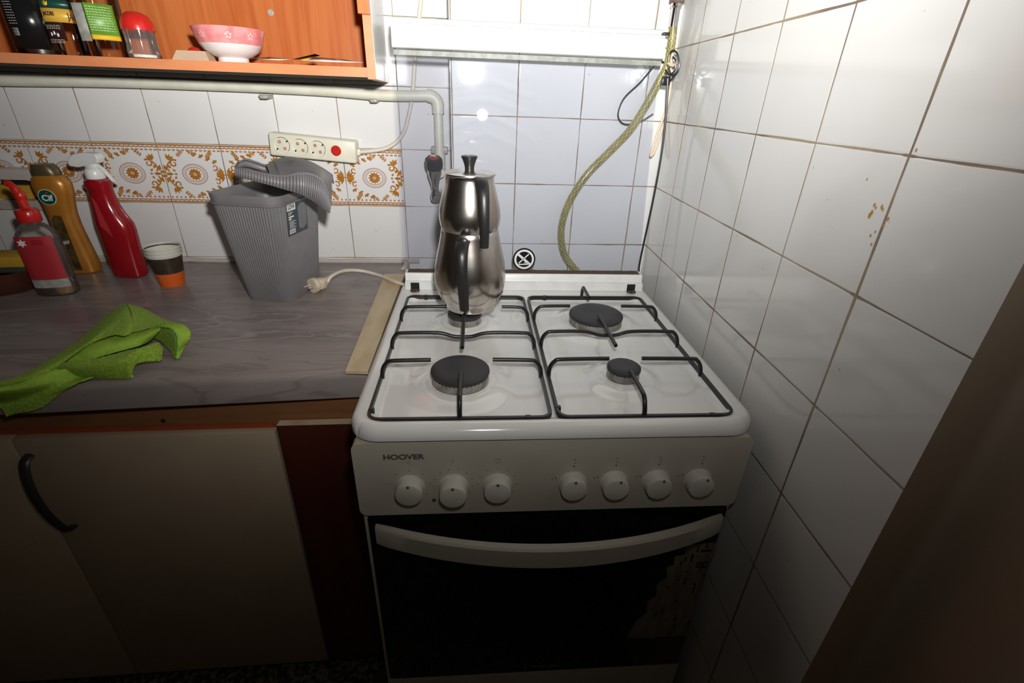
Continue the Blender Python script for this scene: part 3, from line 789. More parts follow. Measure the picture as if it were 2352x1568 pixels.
# ================================================================== POWER STRIP
sA, sB = aty(618, 330, .25), aty(818, 350.5, .25)
ang = -math.atan2(sB.z - sA.z, sB.x - sA.x); mid = (sA + sB) / 2; Ls = (sB - sA).length
ps = empty('power_strip', 'ivory three socket power strip with red switch, hung on the decorated tiles', 'power strip', (mid.x, .258, mid.z)); ps.rotation_euler = (0, ang, 0)
b = B().m('ivory', True)
b.box((-Ls / 2, -.010, -.0275), (Ls / 2, .0325, .0275), .005, 3)
b.box((Ls / 2, .002, -.008), (Ls / 2 + .008, .022, .008), .002)
b.obj('body', ps)
for x in (-.0745, -.0305, .0120):
    b = B().m('ivory', True)
    b.lathe([(.0205, -.0102), (.0200, -.0112), (.0190, -.0112), (.0180, -.0104), (.0180, -.0102)], 36, T=T3(x, 0, 0, 0, PI / 2) @ Matrix.Scale(-1, 4, (0, 0, 1)) if False else T3(x, 0, 0, 0, 0) @ Matrix.Rotation(-PI / 2, 4, 'X') @ Matrix.Scale(1, 4), cap0=False, cap1=False)
    s_ = b.obj('socket', ps)
    b = B().m('dark', False)
    b.rings([[(x + r_ * cos(a * PI / 18), -.0114, r_ * sin(a * PI / 18)) for a in range(-4, 13)] for r_ in (.0192, .0182)], closed=False)  # flat dark arc paints the shade inside the socket rim
    for a in (PI * .22, PI * 1.22): b.box((-.0016, -.0109, -.003), (.0016, -.010, .003), T=T3(x + .0165 * cos(a), 0, .0165 * sin(a)) @ Matrix.Rotation(-a, 4, 'Y') @ Matrix.Rotation(PI / 2, 4, 'Y'))
    b.obj('recess_shade', s_)
    b = B().m('pink', False)
    for a in (PI * .72, PI * 1.72):
        cx_, cz_ = x + .0095 * cos(a), .0095 * sin(a)
        b.m('red', False); b.rings([[(cx_ + r_ * cos(q * PI / 8), -.0108, cz_ + r_ * sin(q * PI / 8)) for q in range(16)] for r_ in (.0038, .0026)])
        b.m('greylabel', False); b.poly([(cx_ + .0026 * cos(q * PI / 8), -.0107, cz_ + .0026 * sin(q * PI / 8)) for q in range(16)])
    b.obj('holes', s_)
b = B().m('red', True); b.lathe([(.0125, .0095), (.0125, .0125), (.0105, .0135), (.0095, .0125), (0, .0125)], 30, T=T3(.0575, 0, 0) @ Matrix.Rotation(PI / 2, 4, 'X')); b.obj('switch', ps)
b = B().m('whitecord', True)
inv = ps.matrix_basis.inverted()
cb = [(mid.x + (Ls / 2 + .004) * cos(ang), .268, mid.z - (Ls / 2 + .004) * sin(ang))] + [aty(u, v, y) for u, v, y in ((850, 347, .272), (885, 341, .278), (912, 325, .282), (930, 298, .283), (938, 268, .284), (944, 240, .284), (949, 200, .283), (953, 140, .283), (958, 85, .283), (966, 10, .283), (975, -60, .283))]
b.tube([inv @ Vector(p) for p in cb], .0052, 12, sub=6); b.obj('cable', ps)

# cooker plug lying on the worktop
pg = atz(733, 668, ZC)
pl = empty('power_plug', 'cream two pin plug with cord lying on the marble beside the grey bin', 'plug', (pg.x, pg.y, ZC), 1.0)
b = B().m('plugc', True)
b.lathe([(.0005, .0), (.018, .001), (.019, .006), (.0185, .012), (.015, .016)], 24, T=T3(.002, 0, .019) @ Matrix.Rotation(PI / 2, 4, 'Y') @ Matrix.Translation((0, 0, -.022)))
b.box((-.010, -.013, .005), (.018, .013, .031), .005); b.box((.012, -.009, .010), (.028, .009, .028), .004)
for k in range(5): b.lathe([(.0062 - .0004 * k, 0), (.0068 - .0004 * k, .0015), (.0062 - .0004 * k, .003)], 14, T=T3(.028 + .0042 * k, 0, .021 + .0012 * k) @ Matrix.Rotation(PI / 2, 4, 'Y'))
b.obj('plug_body', pl)
b = B().m('chrome', True)
for s in (-1, 1): b.tube([(-.018, s * .0095, .019), (-.036, s * .0095, .019)], .0022, 8)
b.obj('pins', pl)
b = B().m('whitecord', True); inv = pl.matrix_basis.inverted()
cp = [inv @ p for p in (atz(752, 648, ZC + .022), atz(762, 634, ZC + .034), atz(790, 622, ZC + .03), atz(830, 622, ZC + .02), atz(870, 632, ZC + .012), atz(905, 646, ZC + .013), atz(930, 655, ZC + .010), atz(941, 664, ZC + .009))]
b.tube(cp, .0042, 10, sub=6); b.obj('cord', pl)

# ================================================================== WORKTOP AND BASE CABINET
b = B().m('marble', True)
xf = (-1.7, -.3215)
def yfr(x): return -.3474 + (x + .3233) * .0535
prof = [(0, 0), (-.002, -.0), ] 
rs = []
for x in (-1.7, -.3215 - .0):
    y0 = yfr(x); sec = [(YL - .001, ZC), (y0 + .012, ZC), (y0 + .004, ZC - .002), (y0, ZC - .007), (y0 - .001, ZC - .014), (y0 + .001, ZC - .054), (y0 + .004, ZC - .056), (YL - .001, ZC - .056)]
    rs.append([(x + (.012 if (x > -1 and yy > 0) else 0), yy, zz) for yy, zz in sec])
b.rings(rs, True, True, True)
wt = b.obj('worktop'); tag(wt, 'grey veined marble worktop left of the cooker', 'worktop')
b = B().m('plank', False)
q = [atz(884, 629, ZC + .006), atz(929, 629, ZC + .006), atz(845, 853, ZC + .006), atz(793, 852, ZC + .006)]
q = [Vector(p) for p in q]
b.rings([[p - Vector((0, 0, .0058)) for p in q], q], True, True, True)
tag(b.obj('wooden_strip'), 'pale unpainted wooden strip laid along the worktop edge beside the cooker', 'wood strip')

cbn = empty('base_cabinet', 'beige door base cabinet under the grey marble worktop', 'cabinet', (-.8, -.2, FLOOR))
iv = Matrix.Translation((.8, .2, -FLOOR))
b = B().m('rail', False)
b.box((-1.7, -.325, FLOOR + .06), (-.325, .28, .672), T=iv); b.box((-1.7, -.328, .672), (-.335, -.30, .7605), T=iv); b.box((-1.7, -.27, FLOOR), (-.34, -.25, FLOOR + .06), T=iv)
b.box((-.345, -.32, FLOOR), (-.325, .28, .7605), T=iv)
b.obj('carcass', cbn)
b = B().m('ledge', False); b.box((-1.7, -.332, .684), (-.51, -.3275, .6975), T=iv); b.obj('edge_strip', cbn)
for x0, x1 in ((-1.42, -.9595), (-.9565, -.5035)):
    b = B().m('beige_door', True); b.box((x0, -.347, -.033), (x1, -.329, .689), .0015, T=iv); dr = b.obj('door', cbn)
    if x0 > -1:
        b = B().m('metalgrey', True)
        b.tube([iv @ Vector(p) for p in ((-.940, -.345, .652), (-.940, -.362, .645), (-.938, -.374, .61), (-.935, -.378, .565), (-.932, -.374, .52), (-.929, -.362, .480), (-.928, -.345, .472))], .008, 10, sub=5, flat=(.009, .005)); b.obj('handle', dr)
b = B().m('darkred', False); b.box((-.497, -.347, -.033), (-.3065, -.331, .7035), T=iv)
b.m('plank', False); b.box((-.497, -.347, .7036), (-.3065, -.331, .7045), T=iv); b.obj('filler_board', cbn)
b = B().m('dark', True); p = aty(375, 966, -.3285); b.lathe([(.004, 0), (.004, .0012)], 12, T=iv @ Matrix.Translation(p) @ Matrix.Rotation(PI / 2, 4, 'X')); b.obj('screw_hole', cbn)

# ================================================================== WALL CABINET
ZS = 1.3065     # top of the bottom shelf, front edge
wc = empty('wall_cabinet', 'open orange wood wall cabinet above the left worktop', 'cabinet', (-.9, .15, 1.289))
iv = Matrix.Translation((.9, -.15, -1.289))
YF = .0
b = B().m('woodedge', False)
b.box((-1.9, YF, 1.2895), (-.331, .283, ZS), T=iv)
b.m('dark', False); b.box((-1.9, YF + .002, 1.2885), (-.331, .284, 1.2896), T=iv)  # near-black sheet paints the shade under the shelf
b.obj('shelf', wc)
b = B().m('woodedge', False)
def sidepanel(b, x0f, x1f, x0r, x1r, z0, z1):
    q = [(x0f, YF - .005), (x1f, YF - .005), (x1r, .284), (x0r, .284)]
    b.rings([[iv @ Vector((x, y, z0)) for x, y in q], [iv @ Vector((x, y, z1)) for x, y in q]], True, True, True)
sidepanel(b, -.332, -.3155, -.348, -.332, 1.2865, 1.95)
b.obj('side_panel', wc)
b = B().m('plasticwhite', False)
q = [(-.3155, YF - .0045), (-.3150, YF - .0045), (-.3315, .284), (-.332, .284)]
b.rings([[iv @ Vector((x, y, z)) for x, y in q] for z in (1.2868, 1.95)], True, True, True); b.obj('white_side_facing', wc)
b = B().m('wood', False); b.box((-1.9, .270, ZS), (-.346, .283, 1.95), T=iv); b.obj('back_panel', wc)
b = B().m('wood', False); p = aty(850, 35, YF - .006); b.box((-.336, YF - .024, p.z), (-.3160, YF - .006, 1.95), T=iv); b.obj('edge_band', wc)  # darker orange strip in front of the side panel's upper edge
b = B().m('screw', True); p = aty(622, 29, .270); b.lathe([(.0065, 0), (.0065, .0015), (.004, .002), (.003, .001), (0, .001)], 20, T=iv @ Matrix.Translation(p) @ Matrix.Rotation(PI / 2, 4, 'X')); b.obj('screw', wc)

# ------------------------------------------------------------------ shelf things
def jar(name, label, cx, cy, R_, H, mat='jar', group=None):
    t = empty(name, label, 'jar', (cx, cy, ZS), 0, group)
    b = B().m(mat, True)
    b.lathe([(.0, .0005), (R_ * .88, .0005), (R_ * .98, .004), (R_, .012), (R_, H * .80), (R_ * .93, H * .88), (R_ * .72, H * .93), (R_ * .72, H)], 40, cap1=False)
    b.obj('glass_body', t)
    return t
def label(t, R_, a0, a1, z0, z1, mat, extra=None, name='paper_label', n=20):
    b = B().m(mat, True)
    b.rings([[((R_) * sin(a0 + (a1 - a0) * k / n), -(R_) * cos(a0 + (a1 - a0) * k / n), z) for k in range(n + 1)] for z in (z0, z1)], closed=False)
    if extra: extra(b)
    return b.obj(name, t, solid=.0003)
def wtext(b, mat, s, size, R_, a0, z, bold=0, width=None):
    b.m(mat, False); merge_f(b, text_bm(s, size, bold, width), wrap(R_ + .0004, a0, z))
def wlines(b, mat, R_, a0, a1, zs, seed=0, h=.0007):
    rn = random.Random(seed); b.m(mat, False)
    for z in zs:
        a = a0
        while a < a1:
            d = rn.uniform(.04, .12); e_ = min(a + d, a1); q = R_ + .0005
            b.poly([(q * sin(a), -q * cos(a), z), (q * sin(e_), -q * cos(e_), z), (q * sin(e_), -q * cos(e_), z + h), (q * sin(a), -q * cos(a), z + h)]); a = e_ + .025
# dark jar
def ypos(u, v, y): return aty(u, v, y)
cx = ypos(88, 118, .07).x
t = jar('glass_jar', 'dark jar wrapped in a glossy black label, leftmost on the shelf', cx, .08, .038, .150)
b = B().m('brownlabel', True); b.lathe([(0, .003), (.0345, .003), (.0355, .02), (.0355, .09)], 32); b.obj('contents', t)
def ex(b):
    wlines(b, 'white', .0386, -.40, .02, [.092 - .0042 * k for k in range(11)], 2)
    b.m('greylabel', False); b.rings([[(.0391 * sin(a), -.0391 * cos(a), z) for a in (-.36, -.24, -.14, -.04)] for z in (.031, .043)], closed=False)
    b.m('blacklabel', False)
    for k in range(9): a = -.34 + .033 * k; b.poly([(.0394 * sin(a), -.0394 * cos(a), .032), (.0394 * sin(a + .013), -.0394 * cos(a + .013), .032), (.0394 * sin(a + .013), -.0394 * cos(a + .013), .042), (.0394 * sin(a), -.0394 * cos(a), .042)])
label(t, .0386, -1.9, 1.5, .010, .105, 'blacklabel', ex)
# coffee jar
cx = ypos(166, 118, .075).x
t = jar('glass_jar', 'clear coffee jar with yellow, green and brown label, second from left on the shelf', cx, .09, .040, .150)
def ex(b):
    for z0, z1, mt in ((.078, .092, 'darkgreen'), (.056, .078, 'coffeeyellow')):
        b.m(mt, True); n = 20; b.rings([[(.0409 * sin(-.52 + 2.1 * k / n), -.0409 * cos(-.52 + 2.1 * k / n), z) for k in range(n + 1)] for z in (z0, z1)], closed=False)
    wtext(b, 'brownlabel', 'JACOBS', .0085, .0412, -.10, .069, .0002, .021)
    wtext(b, 'brownlabel', 'JACOBS', .0150, .0412, 1.02, .066, .0002, .034)
    wlines(b, 'white', .0408, -.45, .22, [.050, .0475, .045], 4); wlines(b, 'white', .0408, -.45, .22, [.027, .0245, .022], 5)
    b.m('yellow', False)
    for a0, s in ((-.10, 1), (1.02, 1.3)):
        cr = [(-.004, .0), (-.005, .006), (-.0022, .004), (0, .0085), (.0022, .004), (.005, .006), (.004, 0), (0, -.002)]
        b.poly([wrap(.0414, a0, .083)(Vector((x * s, 0, z * s))) for x, z in cr])
    b.m('white', False)
    for k, (dx, dz) in enumerate(((-.006, 0), (0, .002), (.006, -.001))):
        b.poly([wrap(.0412, -.12, .036)(Vector((dx + .0024 * cos(a * PI / 4), 0, dz + .0034 * sin(a * PI / 4)))) for a in range(8)])
label(t, .0406, -.52, .34, .026, .092, 'brownlabel', ex)
# third jar green label
cx = ypos(245, 122, .08).x
t = jar('glass_jar', 'clear jar with green label edged in yellow, third from left on the shelf', cx, .085, .0415, .160)
def ex(b):
    b.m('yellow', True); n = 14; b.rings([[(.0425 * sin(.10 + 1.15 * k / n), -.0425 * cos(.10 + 1.15 * k / n), z) for k in range(n + 1)] for z in (.030, .0385)], closed=False)
    wlines(b, 'white', .0424, .16, 1.10, [.083 - .0042 * k for k in range(10)], 6, .0009)
label(t, .0421, .10, 1.25, .030, .089, 'limegreen', ex)
label(t, .0419, -.45, .07, .027, .088, 'greylabel', None, 'peeled_label')
# shaker with red lid
cx = ypos(333, 126, .075).x
t = empty('salt_shaker', 'clear salt shaker with domed red lid, right of the jars on the shelf', 'shaker', (cx, .075, ZS))
b = B().m('jar2', True); b.lathe([(0, .001), (.024, .001), (.0285, .004), (.0285, .008), (.0265, .030), (.0275, .052)], 12, cap1=False); b.obj('glass_body', t)
b = B().m('salt', True); b.lathe([(0, .003), (.0255, .003), (.0255, .0085), (.012, .011), (0, .009)], 16); b.obj('salt', t)
b = B().m('red', True); b.lathe([(.0285, .050), (.0285, .056), (.0275, .064), (.022, .075), (.012, .0805), (0, .082)], 30); b.obj('lid', t)
# beige box and red ball
p0, p1 = ypos(398, 130, .07), ypos(480, 130, .07)
bx = (p0.x + p1.x) / 2 + .004
b = B().m('beigebox', False); b.rings([[(-.037, -.014, 0), (.036, -.014, 0), (.036, .02, 0), (-.037, .02, 0)], [(-.024, -.012, .019), (.030, -.012, .019), (.030, .018, .019), (-.024, .018, .019)]], True, True, True)
o = b.obj('cardboard_box'); o.location = (bx, .07, ZS); tag(o, 'small beige cardboard box on the shelf between shaker and bowl', 'box')
b = B().m('red', True); b.lathe([(0, 0), (.008, .001), (.0135, .006), (.015, .014), (.0135, .021), (.008, .027), (0, .029)], 24)
o = b.obj('red_stopper'); p = ypos(443, 100, .11); o.location = (p.x, .11, ZS); tag(o, 'shiny red rounded stopper peeking over the beige box', 'stopper')
# bowl
bc = ypos(536, 131, .085).x
t = empty('bowl', 'white porcelain bowl with pink flowered rim on the shelf', 'bowl', (bc, .085, ZS - .0))
b = B().m('porcelain', True)
pf = [(0, .002), (.025, .002), (.0275, .0), (.0285, .002), (.0280, .010), (.036, .013), (.050, .022), (.0575, .033)]
b.lathe(pf, 56, cap1=False)
b.m('pink', True); b.lathe([(.0575, .033), (.0615, .044), (.0650, .0545), (.0663, .0600)], 56, cap0=False, cap1=False)
b.m('pink', True); b.lathe([(.0663, .0600), (.0655, .0612), (.0643, .0600)], 56, cap0=False, cap1=False)
b.m('porcelain', True); b.lathe([(.0643, .0600), (.055, .033), (.040, .018), (0, .012)], 56, cap0=False, cap1=True)
b.m('flower', False)
for a0 in (-2.4, -1.6, -.85, -.45 + .0, .35, 1.0, 1.8, 2.6):
    for k in range(5):
        a = 2 * PI * k / 5 + .3
        def mp_(x, z):
            zz = .0465 + z; R0 = .0622 + (zz - .044) * .33 + .0004; q = a0 + x / R0; return (R0 * sin(q), -R0 * cos(q), zz)
        c0, c1 = .0042 * cos(a), .0042 * sin(a)
        b.poly([mp_(c0 + .0019 * cos(j * PI / 4), c1 + .0019 * sin(j * PI / 4)) for j in range(8)])
b.obj('body', t)
# leaflets
def sheet(name, label_, pts, mats, z=0):
    b = B()
    for q, mt in mats: b.m(mt, False); b.poly(q)
    o = b.obj(name, solid=.0005); tag(o, label_, 'paper', 'papers on the shelf'); return o
def A(u, v, y): return aty(u, v, y)
sheet('paper_leaflet', 'white folded leaflet with dark edge, right beside the bowl', None, [([A(578, 134, .03), A(622, 131, .05), A(668, 137, .03), A(640, 138, .01)], 'paperwhite'), ([A(578, 134, .03), A(622, 131, .05), A(618, 134, .02)], 'brownlabel')])
sheet('paper_leaflet', 'propped brown and yellow leaflet, rightmost papers on the shelf', None, [([A(672, 136, .03), A(724, 124, .06), A(735, 128, .065), A(690, 137, .03)], 'brownlabel'), ([A(686, 138, .025), A(712, 129, .055), A(728, 129, .06), A(700, 139, .02)], 'yellow')])
sheet('paper_leaflet', 'loose white sheets lying in front of the yellow leaflet', None, [([A(696, 139, .02), A(722, 131, .07), A(790, 137, .06), A(834, 144, .02), A(760, 142, .01)], 'paperwhite')])

# ================================================================== WORKTOP THINGS
# grey ribbed bin
BA = math.radians(-13)
bn = empty('waste_bin', 'grey ribbed plastic waste bin on the marble worktop', 'bin', (-.5905, .062, ZC), BA)
def bring(z, w, d, r, seg=10, rib=0, off=0):
    out = []; P = rrect(w, d, r, seg)
    # resample evenly for the ribs
    L = [0]
    for i in range(len(P)): L.append(L[-1] + math.dist(P[i], P[(i + 1) % len(P)]))
    n = 104 * 4
    for k in range(n):
        s = L[-1] * k / n; i = max(j for j in range(len(P)) if L[j] <= s + 1e-9); t = (s - L[i]) / max(1e-9, L[i + 1] - L[i]); a, c = P[i], P[(i + 1) % len(P)]
        x, y = a[0] + (c[0] - a[0]) * t, a[1] + (c[1] - a[1]) * t; h = math.hypot(x, y)
        q = rib * (.5 - .5 * cos(2 * PI * (k % 4 + .0) / 4)); dx, dy = c[1] - a[1], -(c[0] - a[0]); dl = math.hypot(dx, dy) or 1
        out.append((x + dx / dl * q, y + dy / dl * q, z))
    return out
HB = .232
b = B().m('greyplas', True)
def wd(t): return .118 + .040 * t, .150 + .045 * t
rs = []
for t in (0, .02, .5, .965): w_, d_ = wd(t); rs.append(bring(HB * t, w_, d_, .030, rib=.0017 if t > .01 else 0))
w_, d_ = wd(.97)
rs += [bring(HB * .967, w_ + .012, d_ + .012, .034), bring(HB * .985, w_ + .013, d_ + .013, .034), bring(HB * .985, w_ + .006, d_ + .006, .032), bring(HB + .012, w_ + .010, d_ + .010, .034), bring(HB + .0135, w_ + .008, d_ + .008, .034), bring(HB + .012, w_ + .005, d_ + .005, .032), bring(HB * .9, w_ - .004, d_ - .004, .03), bring(.004, .112, .144, .028)]
b.rings(rs, True, True, True); b.obj('body', bn)
# label near the right front face, top
b = B().m('labeldark', False)
def face_pt(s, z):       # right side face (+x side in local), s along y
    t = z / HB; w_, d_ = wd(t); return Vector((w_ / 2 + .0016, s, z))
s0, s1 = -.064, .020
b.poly([face_pt(s0, .154), face_pt(s1, .154), face_pt(s1, .226), face_pt(s0, .226)])
def fp(s, z, e=.0003): p = face_pt(s0 + s * (s1 - s0), .154 + z * .072); p.x += e; return p
b.m('white', False); b.poly([fp(.03, .76), fp(.44, .76), fp(.44, .97), fp(.03, .97)])
b.m('labelgrey', False); b.poly([fp(.55, .15), fp(.72, .08), fp(.93, .17), fp(.97, .70), fp(.90, .88), fp(.70, .90), fp(.53, .80)])
b.m('white', False)
b.poly([fp(.08, .06), fp(.36, .06), fp(.36, .19), fp(.08, .19)]); b.poly([fp(.08, .55), fp(.33, .55), fp(.33, .595), fp(.08, .595)]); b.poly([fp(.08, .485), fp(.22, .485), fp(.22, .525), fp(.08, .525)])
for k in range(8): b.poly([fp(.1, .225 + .03 * k), fp(.42 - .06 * (k % 3), .225 + .03 * k), fp(.42 - .06 * (k % 3), .235 + .03 * k), fp(.1, .235 + .03 * k)])
for k in range(3): b.poly([fp(.08, .63 + .035 * k), fp(.2 + .05 * k, .63 + .035 * k), fp(.2 + .05 * k, .645 + .035 * k), fp(.08, .645 + .035 * k)])
b.m('labeldark', False)
for k in range(7): b.poly([fp(.1 + .036 * k, .08, .0005), fp(.118 + .036 * k, .08, .0005), fp(.118 + .036 * k, .17, .0005), fp(.1 + .036 * k, .17, .0005)])
lt = text_bm('LOVA', .0125, .0003, width=.027)
for v in lt.verts:
    q = fp(.235 + v.co.x / (s1 - s0), .865 + v.co.z / .072, .0006); v.co = q
b.merge(lt, None, False)
b.obj('label', bn)

# its lid, resting askew on the rim
ld = empty('bin_lid', 'grey ribbed swing lid lying askew across the open bin', 'lid', (-.52, .03, 1.07))
iv = Matrix.Translation((.52, -.03, -1.07))
fu = [(541, 386, -.018), (560, 389, -.030), (590, 396, -.040), (622, 403, -.048), (656, 406, -.052), (690, 400, -.055), (716, 402, -.056), (738, 414, -.056), (752, 438, -.055), (761, 468, -.055)]
fl_ = [(540, 404, -.018), (560, 410, -.032), (590, 418, -.043), (622, 426, -.052), (656, 436, -.056), (690, 446, -.060), (712, 458, -.062), (730, 470, -.062), (745, 481, -.062), (757, 490, -.061)]
bk = [(549, 372, .010), (566, 365, .040), (590, 372, .060), (612, 378, .070), (636, 366, .080), (664, 361, .085), (694, 366, .088), (722, 376, .088), (744, 388, .086), (764, 402, .083)]
FU = spline([iv @ aty(*p) for p in fu], 18); FD = spline([iv @ aty(*p) for p in fl_], 18); BK = spline([iv @ aty(*p) for p in bk], 18)
def ribbed(A_, C_, amp=.0017):
    r0, r1 = [], []
    for i, (p, q) in enumerate(zip(A_, C_)):
        o_ = Vector((0, -amp if (i // 2) % 2 else 0, amp * .3 if (i // 2) % 2 else 0)); r0.append(p + o_); r1.append(q + o_)
    return r0, r1
b = B().m('greyplas', True)
r0, r1 = ribbed(FU, FD); b.rings([r1, r0], closed=False)
b.m('greydirty', True)
def lerp(a, c, t): return a + (c - a) * t
n = len(FU)
hole = lambda i, t: i < n * .30 and .10 < t < .80
ts = [0, .04, .1, .25, .45, .65, .8, .9, 1]
G = [[b.bm.verts.new(lerp(FU[i], BK[i], t) + Vector((0, 0, (.010 if i > n * .4 else .004) * sin(PI * t)))) for t in ts] for i in range(n)]
for i in range(n - 1):
    for j in range(len(ts) - 1):
        if not (3 <= i < n * .32 and .1 <= ts[j] < .8): b.face([G[i][j], G[i + 1][j], G[i + 1][j + 1], G[i][j + 1]])
b.m('greyplas', True)
BD = [p + Vector((0, .002, -.020)) for p in BK]; r0, r1 = ribbed(BK, BD); b.rings([r0, r1], closed=False)
b.rings([[FD[0], lerp(FD[0], BD[0], .5) + Vector((-.004, 0, 0)), BD[0]], [FU[0], lerp(FU[0], BK[0], .5) + Vector((-.004, 0, 0)), BK[0]]], closed=False)
b.obj('cover', ld, solid=.0022)
b = B().m('greyplas', True)     # rim round the grip hole
e1 = [lerp(FU[i], BK[i], .10) for i in range(3, int(n * .32))]; e2 = [lerp(FU[i], BK[i], .80) for i in range(3, int(n * .32))]
lp_ = e1 + e2[::-1]; lp_.append(lp_[0]); b.rings([lp_, [p + Vector((0, 0, -.012)) for p in lp_]], closed=False); b.obj('grip_hole_rim', ld, solid=.002)

# trigger spray bottle
def boxlathe(b, secs, T=None, seg=32, pw=2.6):
    """superellipse sections: (halfwidth x, halfdepth y, z, cx)"""
    rs = []
    for a, c, z, cx in secs:
        r_ = []
        for k in range(seg):
            t = 2 * PI * k / seg; ct, st_ = cos(t), sin(t)
            p = Vector((cx + a * math.copysign(abs(ct) ** (2 / pw), ct), c * math.copysign(abs(st_) ** (2 / pw), st_), z)); r_.append(T @ p if T else p)
        rs.append(r_)
    return b.rings(rs, True, True, True)
sp = empty('spray_bottle', 'red trigger spray bottle with white nozzle, behind the paper cups', 'bottle', (-1.012, .172, ZC), math.radians(-8))
b = B().m('redbottle', True)
boxlathe(b, [(.036, .024, 0, 0), (.040, .028, .004, 0), (.041, .029, .03, 0), (.0415, .029, .075, .001), (.043, .029, .115, .002), (.0425, .029, .135, .001), (.034, .026, .160, -.004), (.029, .024, .180, -.006), (.026, .022, .205, -.0065), (.026, .022, .222, -.007), (.028, .024, .226, -.007), (.027, .023, .236, -.007), (.019, .018, .241, -.007)], seg=36, pw=2.3)
b.m('soapred', False); b.poly([(-.012, -.0262, .205), (-.004, -.0262, .190), (.014, -.0315, .105), (.004, -.0318, .118), (-.010, -.0316, .135)])
b.obj('bottle', sp)
b = B().m('plasticwhite', True)
b.lathe([(.0185, .240), (.0195, .243), (.0195, .258), (.017, .263), (.012, .266)], 28, (-.007, 0, 0)); b.box((-.020, -.010, .262), (.008, .010, .275), .003)
hd_ = [(-.052, .277), (-.050, .268), (-.030, .266), (.000, .272), (.022, .278), (.026, .288), (.022, .298), (-.005, .300), (-.030, .296), (-.044, .288)]
b.prism(hd_, .022, T3(-.004, -.011, 0)); hh = b.obj('spray_head', sp)
md = hh.modifiers.new('bevel', 'BEVEL'); md.width = .004; md.segments = 3; md.limit_method = 'ANGLE'
b = B().m('plasticwhite', True); b.tube([(.006, 0, .272), (.018, 0, .262), (.026, 0, .250), (.034, 0, .238), (.040, 0, .234)], .004, 8, sub=4, flat=(.0065, .003)); b.obj('trigger', sp)
# cream cleaner bottle
gb = empty('cleaner_bottle', 'gold cream cleaner bottle with dark cap and round green badge', 'bottle', (-1.143, .200, ZC), math.radians(5))
b = B().m('gold', True)
boxlathe(b, [(.034, .022, 0, 0), (.038, .026, .004, 0), (.038, .026, .03, 0), (.033, .025, .08, -.001), (.029, .024, .12, -.001), (.029, .024, .150, -.001), (.033, .024, .180, 0), (.039, .025, .205, 0), (.040, .025, .222, 0), (.036, .024, .236, 0), (.026, .021, .243, 0)], seg=36, pw=2.5)
bt = b.obj('bottle', gb)
b = B().m('goldcap', True); boxlathe(b, [(.027, .020, .242, -.001), (.0275, .0205, .248, -.001), (.025, .020, .262, -.003), (.021, .018, .268, -.004)], pw=2.5); b.obj('cap', gb)
b = B().m('goldlabel', False)
b.poly([(-.018, -.0262, .012), (.012, -.0268, .012), (.010, -.0262, .15), (-.006, -.0260, .152), (-.014, -.0258, .14)])
b.m('greylabel', False); b.poly([(-.014, -.0268, .078), (.006, -.0268, .082), (.007, -.0268, .090), (-.013, -.0268, .087)])
b.obj('paper_label', gb)
b = B().m('white', False); b.prism(disc((-.004, .195), .0185, 32), .001, T3(0, -.0268, 0)); b.m('green', False); b.prism(disc((-.004, .195), .0172, 32), .001, T3(0, -.0273, 0))
b.m('white', False); b.merge(text_bm('Cif', .019, .0006), T3(-.004, -.0275, .193), False); b.m('red', False); b.prism(disc((-.0015, .2055), .0024, 10), .0006, T3(0, -.0280, 0)); b.obj('round_badge', gb)
# soap pump
so = empty('soap_dispenser', 'clear soap bottle with red pump and red label, front left of the worktop', 'bottle', (-1.097, .045, ZC), math.radians(8))
b = B().m('jar2', True)
boxlathe(b, [(.036, .024, 0, 0), (.040, .028, .005, 0), (.040, .028, .125, 0), (.036, .027, .142, 0), (.026, .022, .156, 0), (.0165, .0165, .164, 0), (.016, .016, .172, 0)], pw=2.4); b.obj('bottle', so)
b = B().m('soaplid', True); boxlathe(b, [(.034, .022, .002, 0), (.038, .026, .006, 0), (.038, .026, .030, 0)], pw=2.4); b.obj('soap_rest', so)
b = B().m('soapred', False)
def lab(b, z0, z1, a, mt):
    b.m(mt, True); b.rings([[(x, -.0286 + .010 * (abs(x) / .038) ** 3, z) for x in [-.031 + .069 * k / 12 for k in range(13)]] for z in (z0, z1)], closed=False)
lab(b, .042, .140, 0, 'soapred'); lab(b, .022, .0415, 0, 'greylabel')
b.m('white', False); b.poly([(-.016 + (.0095 if k % 2 else .0052) * cos(k * PI / 6), -.0292, .126 + (.0095 if k % 2 else .0052) * sin(k * PI / 6)) for k in range(12)])
b.m('redbottle', False)
for k in range(4): b.box((.002, -.0292, .131 - .003 * k), (.024 - .003 * (k % 2), -.0288, .132 - .003 * k))
b.obj('paper_label', so)
b = B().m('red', True)
b.lathe([(.020, .168), (.021, .170), (.021, .190), (.0185, .194), (.010, .196), (.0075, .200), (.006, .215)], 28); b.lathe([(.009, .215), (.010, .218), (.010, .226), (.007, .232), (0, .234)], 20)
b.tube([(-.002, 0, .224), (-.008, .004, .238), (-.015, .007, .246), (-.021, .008, .247)], .0065, 10, sub=4); b.tube([(0, 0, .20), (-.004, 0, .24)], .0085, 12); b.obj('pump', so)
